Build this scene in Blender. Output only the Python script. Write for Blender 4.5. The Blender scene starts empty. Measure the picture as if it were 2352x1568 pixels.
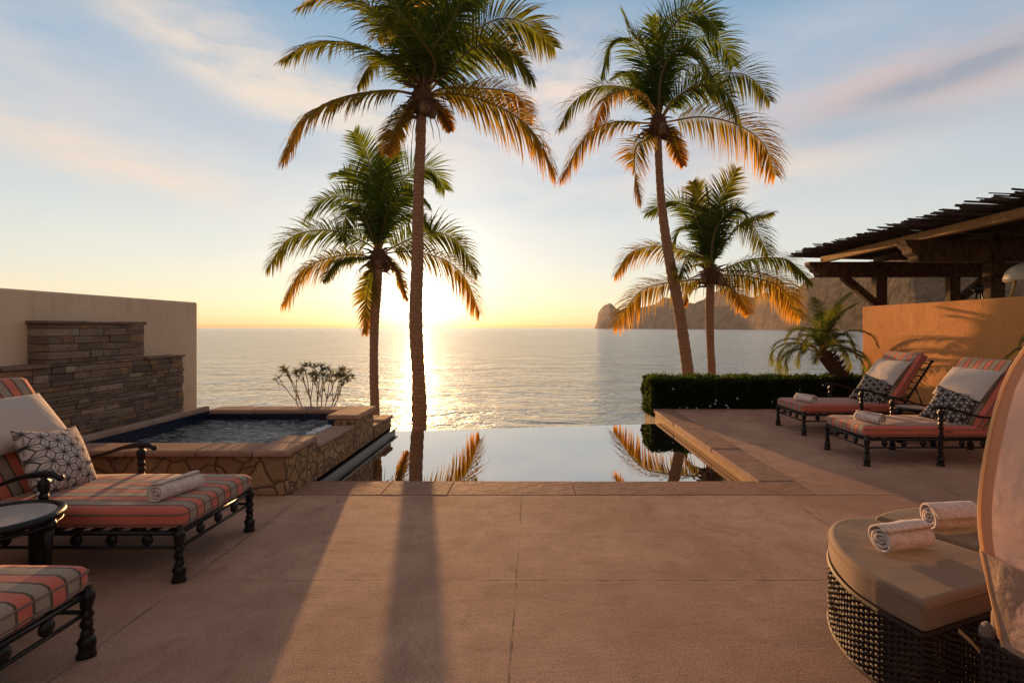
import bpy, bmesh, math, random
from mathutils import Vector, Matrix, noise as mnoise
R = math.radians
random.seed(7)
sc = bpy.context.scene
C = sc.collection
# ------------------------------------------------------------------ camera
CX, HY, F, H = 1225.0, 752.0, 1176.0, 1.5      # vanishing point and focal length (in 2352-wide units), eye height
def W(px, py, Y):                               # point at distance Y seen in that direction
    return Vector(((px - CX) / F * Y, Y, H - (py - HY) / F * Y))
cam = bpy.data.cameras.new('camera'); co = bpy.data.objects.new('camera', cam); C.objects.link(co)
co.location = (0, 0, H); co.rotation_euler = (R(90), 0, 0)
cam.sensor_width = 36; cam.lens = 18.0
cam.shift_x = -(CX - 1176) / 2352; cam.shift_y = -(784 - HY) / 2352
cam.clip_start = .05; cam.clip_end = 60000
sc.camera = co
# ------------------------------------------------------------------ light and sky
SUN_AZ = math.atan((962 - CX) / F); SUN_EL = R(3.1)
S = Vector((math.sin(SUN_AZ) * math.cos(SUN_EL), math.cos(SUN_AZ) * math.cos(SUN_EL), math.sin(SUN_EL)))
sl = bpy.data.lights.new('sun', 'SUN'); sl.energy = 4.7; sl.angle = R(.55); sl.color = (1, .52, .2)
so = bpy.data.objects.new('sun', sl); C.objects.link(so); so.rotation_euler = S.to_track_quat('Z', 'Y').to_euler()
so.location = (-30, 60, 20)
sc.view_settings.view_transform = 'Standard'; sc.view_settings.look = 'None'
sc.view_settings.exposure = .65; sc.view_settings.gamma = 1
sc.cycles.max_bounces = 7; sc.cycles.transparent_max_bounces = 8
sc.cycles.sample_clamp_indirect = 6; sc.cycles.sample_clamp_direct = 12

class NT:
    def __init__(s, nt): s.nt = nt; nt.nodes.clear()
    def node(s, t, **k):
        n = s.nt.nodes.new(t)
        for a, v in k.items(): setattr(n, a, v)
        return n
    def put(s, sock, v):
        if hasattr(v, 'default_value') or hasattr(v, 'is_linked'): s.nt.links.new(v, sock)
        elif v is not None:
            if isinstance(v, tuple) and len(v) == 3 and sock.type == 'RGBA': v = v + (1,)
            sock.default_value = v
    def m(s, op, a, b=None, c=None, clamp=False):
        n = s.node('ShaderNodeMath', operation=op); n.use_clamp = clamp
        s.put(n.inputs[0], a)
        if b is not None: s.put(n.inputs[1], b)
        if c is not None: s.put(n.inputs[2], c)
        return n.outputs[0]
    def vm(s, op, a, b=None):
        n = s.node('ShaderNodeVectorMath', operation=op); s.put(n.inputs[0], a)
        if b is not None: s.put(n.inputs[1], b)
        return n.outputs['Value'] if op in ('DOT_PRODUCT', 'LENGTH') else n.outputs[0]
    def mix(s, f, a, b, mode='MIX'):
        n = s.node('ShaderNodeMix', data_type='RGBA', blend_type=mode)
        s.put(n.inputs[0], f); s.put(n.inputs[6], a); s.put(n.inputs[7], b)
        return n.outputs[2]
    def ramp(s, f, stops, interp='LINEAR'):
        n = s.node('ShaderNodeValToRGB'); n.color_ramp.interpolation = interp
        e = n.color_ramp.elements
        while len(e) < len(stops): e.new(.5)
        for k, (p, c) in enumerate(stops):
            e[k].position = p; e[k].color = (c if isinstance(c, tuple) else (c, c, c)) + (1,)
        s.put(n.inputs[0], f); return n.outputs[0]
    def step(s, v, a, b):                       # smooth 0..1 from a to b
        n = s.node('ShaderNodeMapRange', interpolation_type='SMOOTHSTEP')
        s.put(n.inputs[0], v); n.inputs[1].default_value = a; n.inputs[2].default_value = b
        return n.outputs[0]
    def noise(s, vec, scale, detail=3, rough=.5, dist=0):
        n = s.node('ShaderNodeTexNoise'); s.put(n.inputs['Vector'], vec)
        n.inputs['Scale'].default_value = scale; n.inputs['Detail'].default_value = detail
        n.inputs['Roughness'].default_value = rough; n.inputs['Distortion'].default_value = dist
        return n.outputs['Fac']
    def vor(s, vec, scale, feature='F1', out='Distance'):
        n = s.node('ShaderNodeTexVoronoi', feature=feature); s.put(n.inputs['Vector'], vec)
        n.inputs['Scale'].default_value = scale
        return n.outputs[out]
    def sep(s, v):
        n = s.node('ShaderNodeSeparateXYZ'); s.put(n.inputs[0], v); return n.outputs
    def comb(s, x, y, z):
        n = s.node('ShaderNodeCombineXYZ')
        for k, v in enumerate((x, y, z)): s.put(n.inputs[k], v)
        return n.outputs[0]
    def coord(s, which='Object'): return s.node('ShaderNodeTexCoord').outputs[which]
    def bump(s, h, strength=.5, dist=.01, normal=None):
        n = s.node('ShaderNodeBump'); n.inputs['Strength'].default_value = strength
        n.inputs['Distance'].default_value = dist; s.put(n.inputs['Height'], h)
        if normal is not None: s.put(n.inputs['Normal'], normal)
        return n.outputs[0]

world = bpy.data.worlds.new('World'); sc.world = world; world.use_nodes = True
t = NT(world.node_tree)
d = t.vm('NORMALIZE', t.coord('Generated')); dx, dy, dz = t.sep(d)
az = t.m('ARCTAN2', dx, dy); el = t.m('ARCSINE', dz)
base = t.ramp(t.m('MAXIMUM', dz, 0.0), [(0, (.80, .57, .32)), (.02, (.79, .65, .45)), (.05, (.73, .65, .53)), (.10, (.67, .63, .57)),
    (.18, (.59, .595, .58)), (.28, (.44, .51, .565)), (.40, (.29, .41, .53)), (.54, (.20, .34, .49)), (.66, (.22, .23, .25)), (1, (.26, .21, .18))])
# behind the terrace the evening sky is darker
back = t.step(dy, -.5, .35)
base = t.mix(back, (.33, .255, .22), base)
gen = t.vm('MULTIPLY', d, (1.0, 1.0, 3.2))
n1 = t.noise(gen, 3.2, 5, .55, .4); n2 = t.noise(gen, 9, 5, .6, .6)
nn = t.m('ADD', t.m('MULTIPLY', n1, 1.3), t.m('MULTIPLY', n2, .75))        # about 1.0 in the middle
nn = t.step(nn, .70, 1.35)
def azel(px, py):
    a = math.atan((px - CX) / F); return a, math.atan((HY - py) / F * math.cos(a))
for (px, py, sx, sy, rot, amp, col) in [
        (900, 330, 900, 120, 3, .55, (.50, .48, .49)), (1150, 440, 720, 200, 0, .7, (.70, .645, .60)), (330, 520, 500, 90, 4, .5, (.72, .67, .58)), (1900, 560, 520, 70, -3, .55, (.66, .62, .58)), (230, 240, 420, 150, -10, .65, (.60, .57, .55)),
        (660, 190, 270, 62, -14, 1.0, (.98, .74, .48)), (470, 130, 150, 30, -22, .8, (.92, .70, .50)), (1270, 215, 210, 100, 10, .85, (.88, .67, .52)),
        (240, 365, 230, 42, -10, .85, (.82, .62, .46)), (2050, 225, 400, 62, 7, 1.0, (.74, .50, .42)),
        (2240, 150, 260, 30, 8, .9, (.33, .33, .37)), (1800, 95, 320, 50, 4, .5, (.52, .53, .58)),
        (1760, 400, 260, 46, 4, .85, (.84, .64, .48)), (1950, 300, 280, 34, -3, .8, (.42, .45, .49)), (500, 280, 300, 30, -12, .7, (.44, .46, .50)), (160, 60, 200, 30, -15, .6, (.34, .42, .52)),
        (560, 90, 210, 50, -25, .6, (.60, .55, .54)), (60, 150, 200, 40, -25, .6, (.62, .55, .52)),
        (2200, 340, 260, 40, 3, .5, (.55, .58, .60))]:
    a0, e0 = azel(px, py); cr, sr = math.cos(R(rot)), math.sin(R(rot))
    u = t.m('SUBTRACT', az, a0); v = t.m('SUBTRACT', el, e0)
    u2 = t.m('ADD', t.m('MULTIPLY', u, cr), t.m('MULTIPLY', v, sr)); v2 = t.m('SUBTRACT', t.m('MULTIPLY', v, cr), t.m('MULTIPLY', u, sr))
    q = t.m('ADD', t.m('POWER', t.m('MULTIPLY', u2, F / sx), 2.0), t.m('POWER', t.m('MULTIPLY', v2, F / sy), 2.0))
    g = t.m('MULTIPLY', t.m('EXPONENT', t.m('MULTIPLY', q, -1.0)), amp)
    w_ = t.m('MULTIPLY', g, t.m('ADD', .22, t.m('MULTIPLY', nn, 1.05)), clamp=True)
    base = t.mix(w_, base, col)
# aureole round the sun
ds = t.m('MAXIMUM', t.vm('DOT_PRODUCT', d, tuple(S)), 0.0)
def halo(p, c):
    return t.vm('MULTIPLY', t.comb(t.m('POWER', ds, float(p)),) if False else t.comb(t.m('POWER', ds, float(p)), t.m('POWER', ds, float(p)), t.m('POWER', ds, float(p))), c)
tot = t.vm('ADD', base, halo(9, (.02, .02, .018))); tot = t.vm('ADD', tot, halo(90, (.50, .45, .36)))
tot = t.vm('ADD', tot, halo(420, (2.2, 1.9, 1.4))); tot = t.vm('ADD', tot, halo(6000, (9, 7, 4)))
# low bank of dusk haze lying on the horizon, burnt out round the sun
band = t.m('SUBTRACT', 1.0, t.step(el, .0035, .0062))
daz = t.m('DIVIDE', t.m('SUBTRACT', az, SUN_AZ), .11)
band = t.m('MULTIPLY', band, t.m('SUBTRACT', 1.0, t.m('EXPONENT', t.m('MULTIPLY', t.m('MULTIPLY', daz, daz), -1.0))))

tot = t.mix(t.m('MULTIPLY', band, .75), tot, (.27, .18, .12))
sky = t.node('ShaderNodeTexSky', sky_type='NISHITA', sun_disc=False, sun_elevation=SUN_EL, sun_rotation=SUN_AZ, altitude=10, air_density=1, dust_density=.2, ozone_density=2)
b1 = t.node('ShaderNodeBackground'); b2 = t.node('ShaderNodeBackground'); ad = t.node('ShaderNodeAddShader'); ow = t.node('ShaderNodeOutputWorld')
t.put(b1.inputs[0], sky.outputs[0]); b1.inputs[1].default_value = .05
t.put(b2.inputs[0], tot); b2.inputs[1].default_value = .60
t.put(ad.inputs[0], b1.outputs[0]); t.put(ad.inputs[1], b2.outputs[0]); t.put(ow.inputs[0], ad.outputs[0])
world.cycles.sampling_method = 'MANUAL'; world.cycles.sample_map_resolution = 1024

# ------------------------------------------------------------------ materials
def mat(name, fn):
    m = bpy.data.materials.new(name); m.use_nodes = True; t = NT(m.node_tree)
    out = t.node('ShaderNodeOutputMaterial'); sh = fn(t)
    t.put(out.inputs[0], sh); return m
def pbr(t, col, rough=.6, bump=None, metal=0, spec=.5, **k):
    n = t.node('ShaderNodeBsdfPrincipled'); t.put(n.inputs['Base Color'], col); t.put(n.inputs['Roughness'], rough)
    n.inputs['Metallic'].default_value = metal; n.inputs['Specular IOR Level'].default_value = spec
    if bump is not None: t.put(n.inputs['Normal'], bump)
    for a, v in k.items(): n.inputs[a.replace('_', ' ')].default_value = v
    return n.outputs[0]
def vcol(t, name='Col'): return t.node('ShaderNodeAttribute', attribute_name=name).outputs['Color']
def f_plain(c1, c2, scale, rough=.6, bs=.3, bd=.004, spec=.5, metal=0, bscale=None):
    def fn(t):
        o = t.coord(); n = t.noise(o, scale, 4, .6); b = t.noise(o, bscale or scale * 6, 3, .6)
        return pbr(t, t.mix(t.step(n, .3, .7), c1, c2), rough, t.bump(b, bs, bd), metal, spec)
    return fn
def f_deck(t):
    o = t.coord(); x, y, z = t.sep(o)
    big = t.noise(o, .8, 5, .6, .5); mid = t.noise(o, 5, 4, .65); fine = t.noise(o, 110, 3, .7); sp = t.vor(o, 170)
    c = t.mix(t.step(big, .32, .68), (.46, .265, .185), (.68, .42, .30))
    c = t.mix(t.m('MULTIPLY', t.step(mid, .35, .75), .45), c, (.34, .19, .125)); pat = t.noise(t.vm('MULTIPLY', o, (1.6, .8, 1)), 1.1, 6, .68, 1.5)
    c = t.mix(t.m('MULTIPLY', t.step(pat, .55, .72), .5), c, (.70, .45, .30)); c = t.mix(t.m('MULTIPLY', t.step(pat, .46, .32), .45), c, (.27, .155, .11))
    grain = t.noise(o, 95, 3, .8)
    c = t.mix(t.m('MULTIPLY', t.step(grain, .5, .66), .75), c, (.66, .40, .26))
    c = t.mix(t.m('MULTIPLY', t.step(fine, .52, .34), .6), c, (.20, .115, .08))
    st = t.noise(t.vm('MULTIPLY', o, (.5, 3.0, 1.0)), 1.6, 5, .7, 1.2)      # faint drag stains
    c = t.mix(t.m('MULTIPLY', t.step(st, .55, .7), .22), c, (.27, .17, .13))
    wob = t.m('MULTIPLY', t.m('SUBTRACT', t.noise(o, 3, 3), .5), .02)
    j = None
    for ax, v in ((x, -.10), (x, -2.05), (y, 3.04), (x, 2.24), (y, -.2)):
        dd = t.m('ABSOLUTE', t.m('ADD', t.m('SUBTRACT', ax, v), wob))
        j = dd if j is None else t.m('MINIMUM', j, dd)
    jm = t.m('MULTIPLY', t.step(j, .008, .003), t.step(t.noise(o, 1.5, 3), .3, .62))
    jc = t.mix(t.step(t.noise(o, 9, 3), .4, .6), (.12, .085, .07), (.40, .25, .18))
    crk = t.step(t.vor(t.vm('ADD', o, t.vm('MULTIPLY', t.node('ShaderNodeTexNoise').outputs['Color'], (.5, .5, 0))), .42, 'DISTANCE_TO_EDGE'), .004, .0015)
    c = t.mix(jm, c, jc); c = t.mix(t.m('MULTIPLY', crk, .14), c, (.13, .09, .07))
    h = t.m('ADD', t.m('MULTIPLY', fine, .6), t.m('MULTIPLY', grain, 1.2))
    nb = t.bump(h, .9, .008); nb = t.bump(t.noise(t.vm('MULTIPLY', o, (.9, 2.6, 1)), 3.2, 4, .6, .6), .5, .016, nb); nb = t.bump(t.m('ADD', t.noise(t.vm('MULTIPLY', o, (.8, 1.5, 1)), 1.7, 3, .5, .3), t.m('MULTIPLY', jm, -.2)), .55, .03, nb)
    return pbr(t, c, .85, nb, spec=.12)
M = {}
M['deck'] = mat('deck', f_deck)
def f_coping(t):
    o = t.coord(); n = t.noise(o, 4, 5, .65, .6); b = t.noise(o, 30, 5, .7); c = vcol(t)
    c = t.mix(t.m('MULTIPLY', t.step(n, .35, .75), .55), c, (.23, .13, .09))
    pit = t.step(t.noise(o, 22, 2, .5), .72, .78)
    c = t.mix(t.m('MULTIPLY', pit, .7), c, (.12, .07, .05))
    return pbr(t, c, .8, t.bump(t.m('SUBTRACT', t.m('ADD', b, t.noise(o, 9, 3)), pit), .8, .015), spec=.12)
M['coping'] = mat('coping', f_coping)
def f_rubble(sc_, dark):
    def fn(t):
        o = t.coord(); nz = t.node('ShaderNodeTexNoise'); t.put(nz.inputs['Vector'], o); nz.inputs['Scale'].default_value = 4
        v = t.vm('ADD', o, t.vm('MULTIPLY', t.vm('SUBTRACT', nz.outputs['Color'], (.5, .5, .5)), (.16, .16, .16)))
        e = t.vor(v, sc_, 'DISTANCE_TO_EDGE'); cc = t.vor(v, sc_, 'F1', 'Color')
        r, g, b = t.sep(cc); n = t.noise(o, 14, 5, .7)
        c = t.ramp(r, [(0, (.36, .19, .075)), (.3, (.42, .25, .11)), (.6, (.30, .17, .09)), (.85, (.46, .30, .16)), (1, (.25, .15, .09))])
        c = t.mix(t.m('MULTIPLY', t.step(n, .35, .7), .45), c, (.20, .115, .06))
        e2 = t.m('ADD', e, t.m('MULTIPLY', t.m('SUBTRACT', n, .5), .05))
        mm = t.step(e2, dark, dark * .35)
        c = t.mix(mm, c, (.11, .068, .042))
        h = t.m('ADD', t.m('MINIMUM', t.m('MULTIPLY', e2, 3.0), .3), t.m('MULTIPLY', n, .18))
        return pbr(t, c, .8, t.bump(h, 1.0, .06), spec=.25)
    return fn
M['rubble'] = mat('rubble', f_rubble(4.6, .028)); M['rubble_small'] = mat('rubble_small', f_rubble(9, .035))
def f_stacked(t):
    o = t.coord(); n = t.noise(t.vm('MULTIPLY', o, (1, 1, 3)), 14, 5, .7)
    c = t.mix(t.m('MULTIPLY', t.step(n, .35, .7), .5), vcol(t), (.10, .07, .05)); n2 = t.noise(t.vm('MULTIPLY', o, (1, 1, 2)), 45, 4, .7)
    return pbr(t, c, .85, t.bump(t.m('ADD', n, t.m('MULTIPLY', n2, .6)), .9, .02), spec=.2)
M['stacked'] = mat('stacked', f_stacked)
def f_stucco(c1, c2):
    def fn(t):
        o = t.coord(); n = t.noise(o, .9, 5, .6, .4); b = t.noise(o, 22, 5, .65); n3 = t.noise(t.vm('MULTIPLY', o, (1, 1, .35)), 4, 4, .6)
        c = t.mix(t.step(n, .3, .7), c1, c2); c = t.mix(t.m('MULTIPLY', t.step(n3, .5, .75), .3), c, tuple(v * .55 for v in c1)); dr = t.noise(t.vm('MULTIPLY', o, (3, 3, .22)), 3.5, 5, .7); gz = t.sep(o)[2]
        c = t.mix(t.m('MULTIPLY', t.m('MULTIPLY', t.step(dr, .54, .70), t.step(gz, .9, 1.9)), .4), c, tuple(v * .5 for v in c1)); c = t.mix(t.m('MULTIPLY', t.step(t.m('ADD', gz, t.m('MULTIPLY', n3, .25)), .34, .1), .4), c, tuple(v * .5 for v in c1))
        ck = t.step(t.vor(t.vm('ADD', o, t.vm('MULTIPLY', t.comb(n, b, n3), (.35, .35, .35))), .8, 'DISTANCE_TO_EDGE'), .004, .001); c = t.mix(t.m('MULTIPLY', ck, .35), c, tuple(v * .3 for v in c1))
        return pbr(t, c, .85, t.bump(t.m('ADD', b, t.m('MULTIPLY', t.noise(o, 3, 3), 1.5)), .45, .012), spec=.2)
    return fn
M['stucco_l'] = mat('stucco_beige', f_stucco((.68, .49, .335), (.76, .56, .39)))
M['stucco_r'] = mat('stucco_ochre', f_stucco((.60, .25, .075), (.68, .30, .10)))
M['iron'] = mat('iron', f_plain((.005, .004, .004), (.010, .008, .007), 30, .36, .5, .002, .35))
M['tabletop'] = mat('tabletop', f_plain((.50, .43, .39), (.42, .36, .33), 20, .35, .1, .001))
M['tile'] = mat('pool_tile', f_plain((.008, .012, .028), (.014, .022, .05), 40, .2, .3, .003))
M['tile_dark'] = mat('slate_tile', f_plain((.055, .055, .06), (.10, .095, .09), 12, .35, .5, .01))
M['tile_tan'] = mat('tan_tile', f_plain((.42, .25, .12), (.52, .33, .17), 12, .8, .7, .01, .1, bscale=30))
M['earth'] = mat('earth', f_plain((.16, .12, .08), (.24, .18, .12), 1.5, .9, .6, .05))
M['sand'] = mat('sand', f_plain((.36, .27, .18), (.44, .33, .23), .8, .9, .5, .05))
def f_stripe(t):
    o = t.coord(); x, y, z = t.sep(o)
    q = t.m('FRACT', t.m('ADD', t.m('DIVIDE', t.m('ADD', y, .355), .142), 10.25))
    cor = t.step(q, .497, .503)
    dk = t.m('MINIMUM', t.m('ABSOLUTE', t.m('SUBTRACT', q, .5)), t.m('MINIMUM', q, t.m('SUBTRACT', 1.0, q)))
    c = t.mix(cor, (.60, .145, .09), (.34, .25, .18)); c = t.mix(t.step(dk, .05, .035), c, (.085, .06, .035))
    wv = t.noise(t.vm('MULTIPLY', o, (1, 3, 1)), 260, 2, .6); c = t.mix(t.m('MULTIPLY', t.noise(o, 7, 3), .3), c, t.mix(1.0, c, (.7, .65, .6), 'MULTIPLY'))
    nb = t.bump(wv, .3, .0015); nb = t.bump(t.noise(o, 6, 3), .5, .012, nb)
    return pbr(t, c, .8, nb, spec=.2, Sheen_Weight=.25)
M['stripe'] = mat('striped_canvas', f_stripe)
def f_cloth(c, bs=.5, scale=4, tr=0.0):
    def fn(t):
        o = t.coord(); wv = t.noise(o, 300, 2, .6); nb = t.bump(wv, .3, .001); nb = t.bump(t.noise(o, scale, 4, .5, .6), bs, .02, nb)
        cc = t.mix(t.m('MULTIPLY', t.noise(o, scale * 1.5, 3), .25), c, tuple(v * .75 for v in c))
        p = pbr(t, cc, .85, nb, spec=.2, Sheen_Weight=.2)
        if tr:
            tl = t.node('ShaderNodeBsdfTranslucent'); t.put(tl.inputs[0], c); t.put(tl.inputs['Normal'], nb); mx = t.node('ShaderNodeMixShader')
            mx.inputs[0].default_value = tr; t.put(mx.inputs[1], p); t.put(mx.inputs[2], tl.outputs[0]); return mx.outputs[0]
        return p
    return fn
M['cream'] = mat('cream_canvas', f_cloth((.56, .46, .40), .6, 5)); M['piping'] = mat('taupe_piping', f_cloth((.16, .12, .10)))
M['taupe'] = mat('taupe_canvas', f_cloth((.23, .145, .09), .35, 3))
M['canopy'] = mat('canopy_canvas', f_cloth((.78, .55, .44), 1.0, 5, .38)); M['canopy_hem'] = mat('canopy_hem', f_cloth((.62, .33, .19), .6, 7, .35))
M['sheer'] = mat('drape_canvas', f_cloth((.46, .33, .24), 1.0, 6, .25)); M['bright_piping'] = mat('cream_piping', f_cloth((.90, .66, .40), .2, 8, .5))
def f_pattern(t):
    o = t.coord(); nb = t.bump(t.noise(o, 8, 3, .5, .5), .5, .012); return pbr(t, vcol(t), .85, nb, spec=.2)
M['pattern'] = mat('patterned_canvas', f_pattern)
def f_towel(t):
    o = t.coord(); n = t.noise(o, 130, 4, .7); n2 = t.noise(o, 28, 3, .6)
    c = t.mix(t.step(t.m('ADD', t.m('MULTIPLY', n, .6), t.m('MULTIPLY', n2, .4)), .4, .6), (.60, .44, .37), (.86, .72, .64))
    return pbr(t, c, .95, t.bump(t.m('ADD', n, n2), .9, .008), spec=.1, Sheen_Weight=.5)
M['towel'] = mat('terry_towel', f_towel)
def f_wood(c1, c2):
    def fn(t):
        o = t.coord(); n = t.noise(t.vm('MULTIPLY', o, (1, 1, .6)), 7, 6, .75, 1.5); b = t.noise(o, 40, 4, .7)
        return pbr(t, t.mix(t.step(n, .35, .65), c1, c2), .75, t.bump(t.m('ADD', n, b), .8, .02), spec=.25)
    return fn
M['timber'] = mat('dark_timber', f_wood((.030, .015, .008), (.13, .065, .026))); M['twig'] = mat('twig', f_wood((.05, .035, .028), (.11, .075, .055)))
M['sunlit_purlin_stem'] = mat('sunlit_purlin_and_stem', f_wood((.30, .15, .055), (.42, .25, .10)))  # edge purlin's sunlit look put into the colour; lamp stem shares it
M['wicker'] = mat('wicker', f_plain((.022, .010, .007), (.045, .020, .012), 60, .55, .6, .003, .25))
def f_leaf(gl=.06):
    def fn(t):
        c = vcol(t); p = pbr(t, c, .65, None, spec=.12)
        tl = t.node('ShaderNodeBsdfTranslucent'); t.put(tl.inputs[0], t.mix(1.0, c, (2.3, 2.3, 1.2), 'MULTIPLY'))
        mx = t.node('ShaderNodeMixShader'); mx.inputs[0].default_value = .5
        t.put(mx.inputs[1], p); t.put(mx.inputs[2], tl.outputs[0]); return mx.outputs[0]
    return fn
M['frond'] = mat('frond_leaf', f_leaf()); M['leaf'] = mat('hedge_leaf', f_leaf())
def f_trunk(t):
    o = t.coord(); x, y, z = t.sep(o)
    w = t.node('ShaderNodeTexWave', wave_type='BANDS', bands_direction='Z', wave_profile='SAW'); t.put(w.inputs[0], o)
    w.inputs['Scale'].default_value = 3.4; w.inputs['Distortion'].default_value = 5.5; w.inputs['Detail'].default_value = 3; w.inputs['Detail Scale'].default_value = 2
    n = t.noise(o, 16, 5, .7)
    c = t.mix(t.step(n, .3, .7), (.27, .15, .09), (.38, .22, .135)); c = t.mix(t.m('MULTIPLY', t.step(w.outputs[1], .25, .05), .6), c, (.10, .06, .04))
    return pbr(t, c, .85, t.bump(t.m('ADD', t.m('MULTIPLY', w.outputs[1], .7), n), .9, .03), spec=.15)
M['trunk'] = mat('palm_trunk', f_trunk)
M['fibre'] = mat('palm_fibre', f_plain((.075, .034, .018), (.16, .075, .035), 25, .9, .9, .02))
M['coconut'] = mat('coconut', f_plain((.13, .075, .03), (.20, .13, .05), 9, .5, .4, .01))
M['bark'] = mat('pale_bark', f_plain((.34, .27, .18), (.46, .38, .27), 20, .8, .5, .01))
M['hedge_core'] = mat('hedge_core', f_plain((.006, .009, .003), (.015, .02, .006), 12, .9, 1.0, .05))
def f_rock(t):
    o = t.coord(); n = t.noise(o, .022, 9, .75, .6); r = t.noise(t.vm('MULTIPLY', o, (1, 1, .35)), .03, 7, .75, 1.0); v = t.vor(o, .02)
    c = t.ramp(t.m('ADD', t.m('MULTIPLY', n, .5), t.m('MULTIPLY', r, .5)), [(.38, (.20, .13, .09)), (.5, (.38, .265, .19)), (.62, (.52, .38, .28))])
    gx, gy, gz = t.sep(o); scrub = t.noise(o, .05, 8, .75, .6)
    near = t.mix(t.step(scrub, .42, .60), (.045, .038, .026), (.19, .14, .105))
    c = t.mix(t.step(gy, 1700, 1150), c, near)
    return pbr(t, c, .95, t.bump(t.m('ADD', t.m('ADD', n, r), t.m('MULTIPLY', v, .4)), 1.0, 30), spec=.05)
M['rock'] = mat('headland_rock', f_rock)
def water(t, body, gloss, rough, nb, lo, hi):
    lw = t.node('ShaderNodeFresnel'); lw.inputs['IOR'].default_value = 1.33
    if nb is not None: t.put(lw.inputs['Normal'], nb)
    f = t.m('ADD', lo, t.m('MULTIPLY', lw.outputs[0], hi - lo), clamp=True)
    df = t.node('ShaderNodeBsdfDiffuse'); t.put(df.inputs[0], body)
    gs = t.node('ShaderNodeBsdfGlossy'); t.put(gs.inputs[0], gloss); gs.inputs['Roughness'].default_value = rough
    if nb is not None: t.put(df.inputs['Normal'], nb); t.put(gs.inputs['Normal'], nb)
    mx = t.node('ShaderNodeMixShader'); t.put(mx.inputs[0], f); t.put(mx.inputs[1], df.outputs[0]); t.put(mx.inputs[2], gs.outputs[0])
    return mx.outputs[0]
def f_ocean(t):
    o = t.coord(); p = t.vm('MULTIPLY', o, (.6, 1.0, 1.0))
    a = t.noise(p, .16, 4, .6, .8); b = t.noise(p, .7, 4, .6, .6); c = t.noise(p, 2.6, 3, .6, .3); s = t.noise(t.vm('MULTIPLY', o, (.3, 1, 1)), .03, 4, .6, .5)
    h = t.m('ADD', t.m('MULTIPLY', a, 3.2), t.m('ADD', t.m('MULTIPLY', b, 1.0), t.m('MULTIPLY', c, .22)))
    nb = t.bump(h, .7, .95)
    body = t.mix(t.step(s, .35, .65), (.17, .19, .15), (.25, .26, .205))
    return water(t, body, (1, .97, .90), .13, nb, .48, 1.0)
M['ocean'] = mat('ocean_water', f_ocean)
def f_poolw(t):
    o = t.coord(); nb = t.bump(t.noise(o, 2.2, 3, .5, .2), .08, .01); return water(t, (.02, .02, .018), (.86, .82, .78), .012, nb, .66, 1.0)
M['pool'] = mat('pool_water', f_poolw)
def f_spaw(t):
    o = t.coord(); n = t.noise(t.vm('MULTIPLY', o, (.7, 1.6, 1)), 5, 5, .65, 1.6); n2 = t.noise(t.vm('MULTIPLY', o, (.6, 2.0, 1)), 13, 5, .7, 1.5)
    foam = t.step(t.m('ADD', t.m('MULTIPLY', n, .5), t.m('MULTIPLY', n2, .5)), .46, .60)
    nb = t.bump(t.m('ADD', t.m('MULTIPLY', n, 1.0), t.m('MULTIPLY', n2, .5)), .9, .05)
    body = t.mix(foam, (.008, .012, .016), (.36, .37, .38))
    return water(t, body, (.9, .92, .95), .08, nb, .08, .7)
M['spaw'] = mat('spa_water', f_spaw)
M['foam'] = mat('foam', f_plain((.75, .76, .76), (.6, .62, .64), 30, .4, .8, .01))
M['white'] = mat('white_paint', f_plain((.70, .62, .50), (.62, .54, .42), 12, .5, .2, .003))

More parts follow.
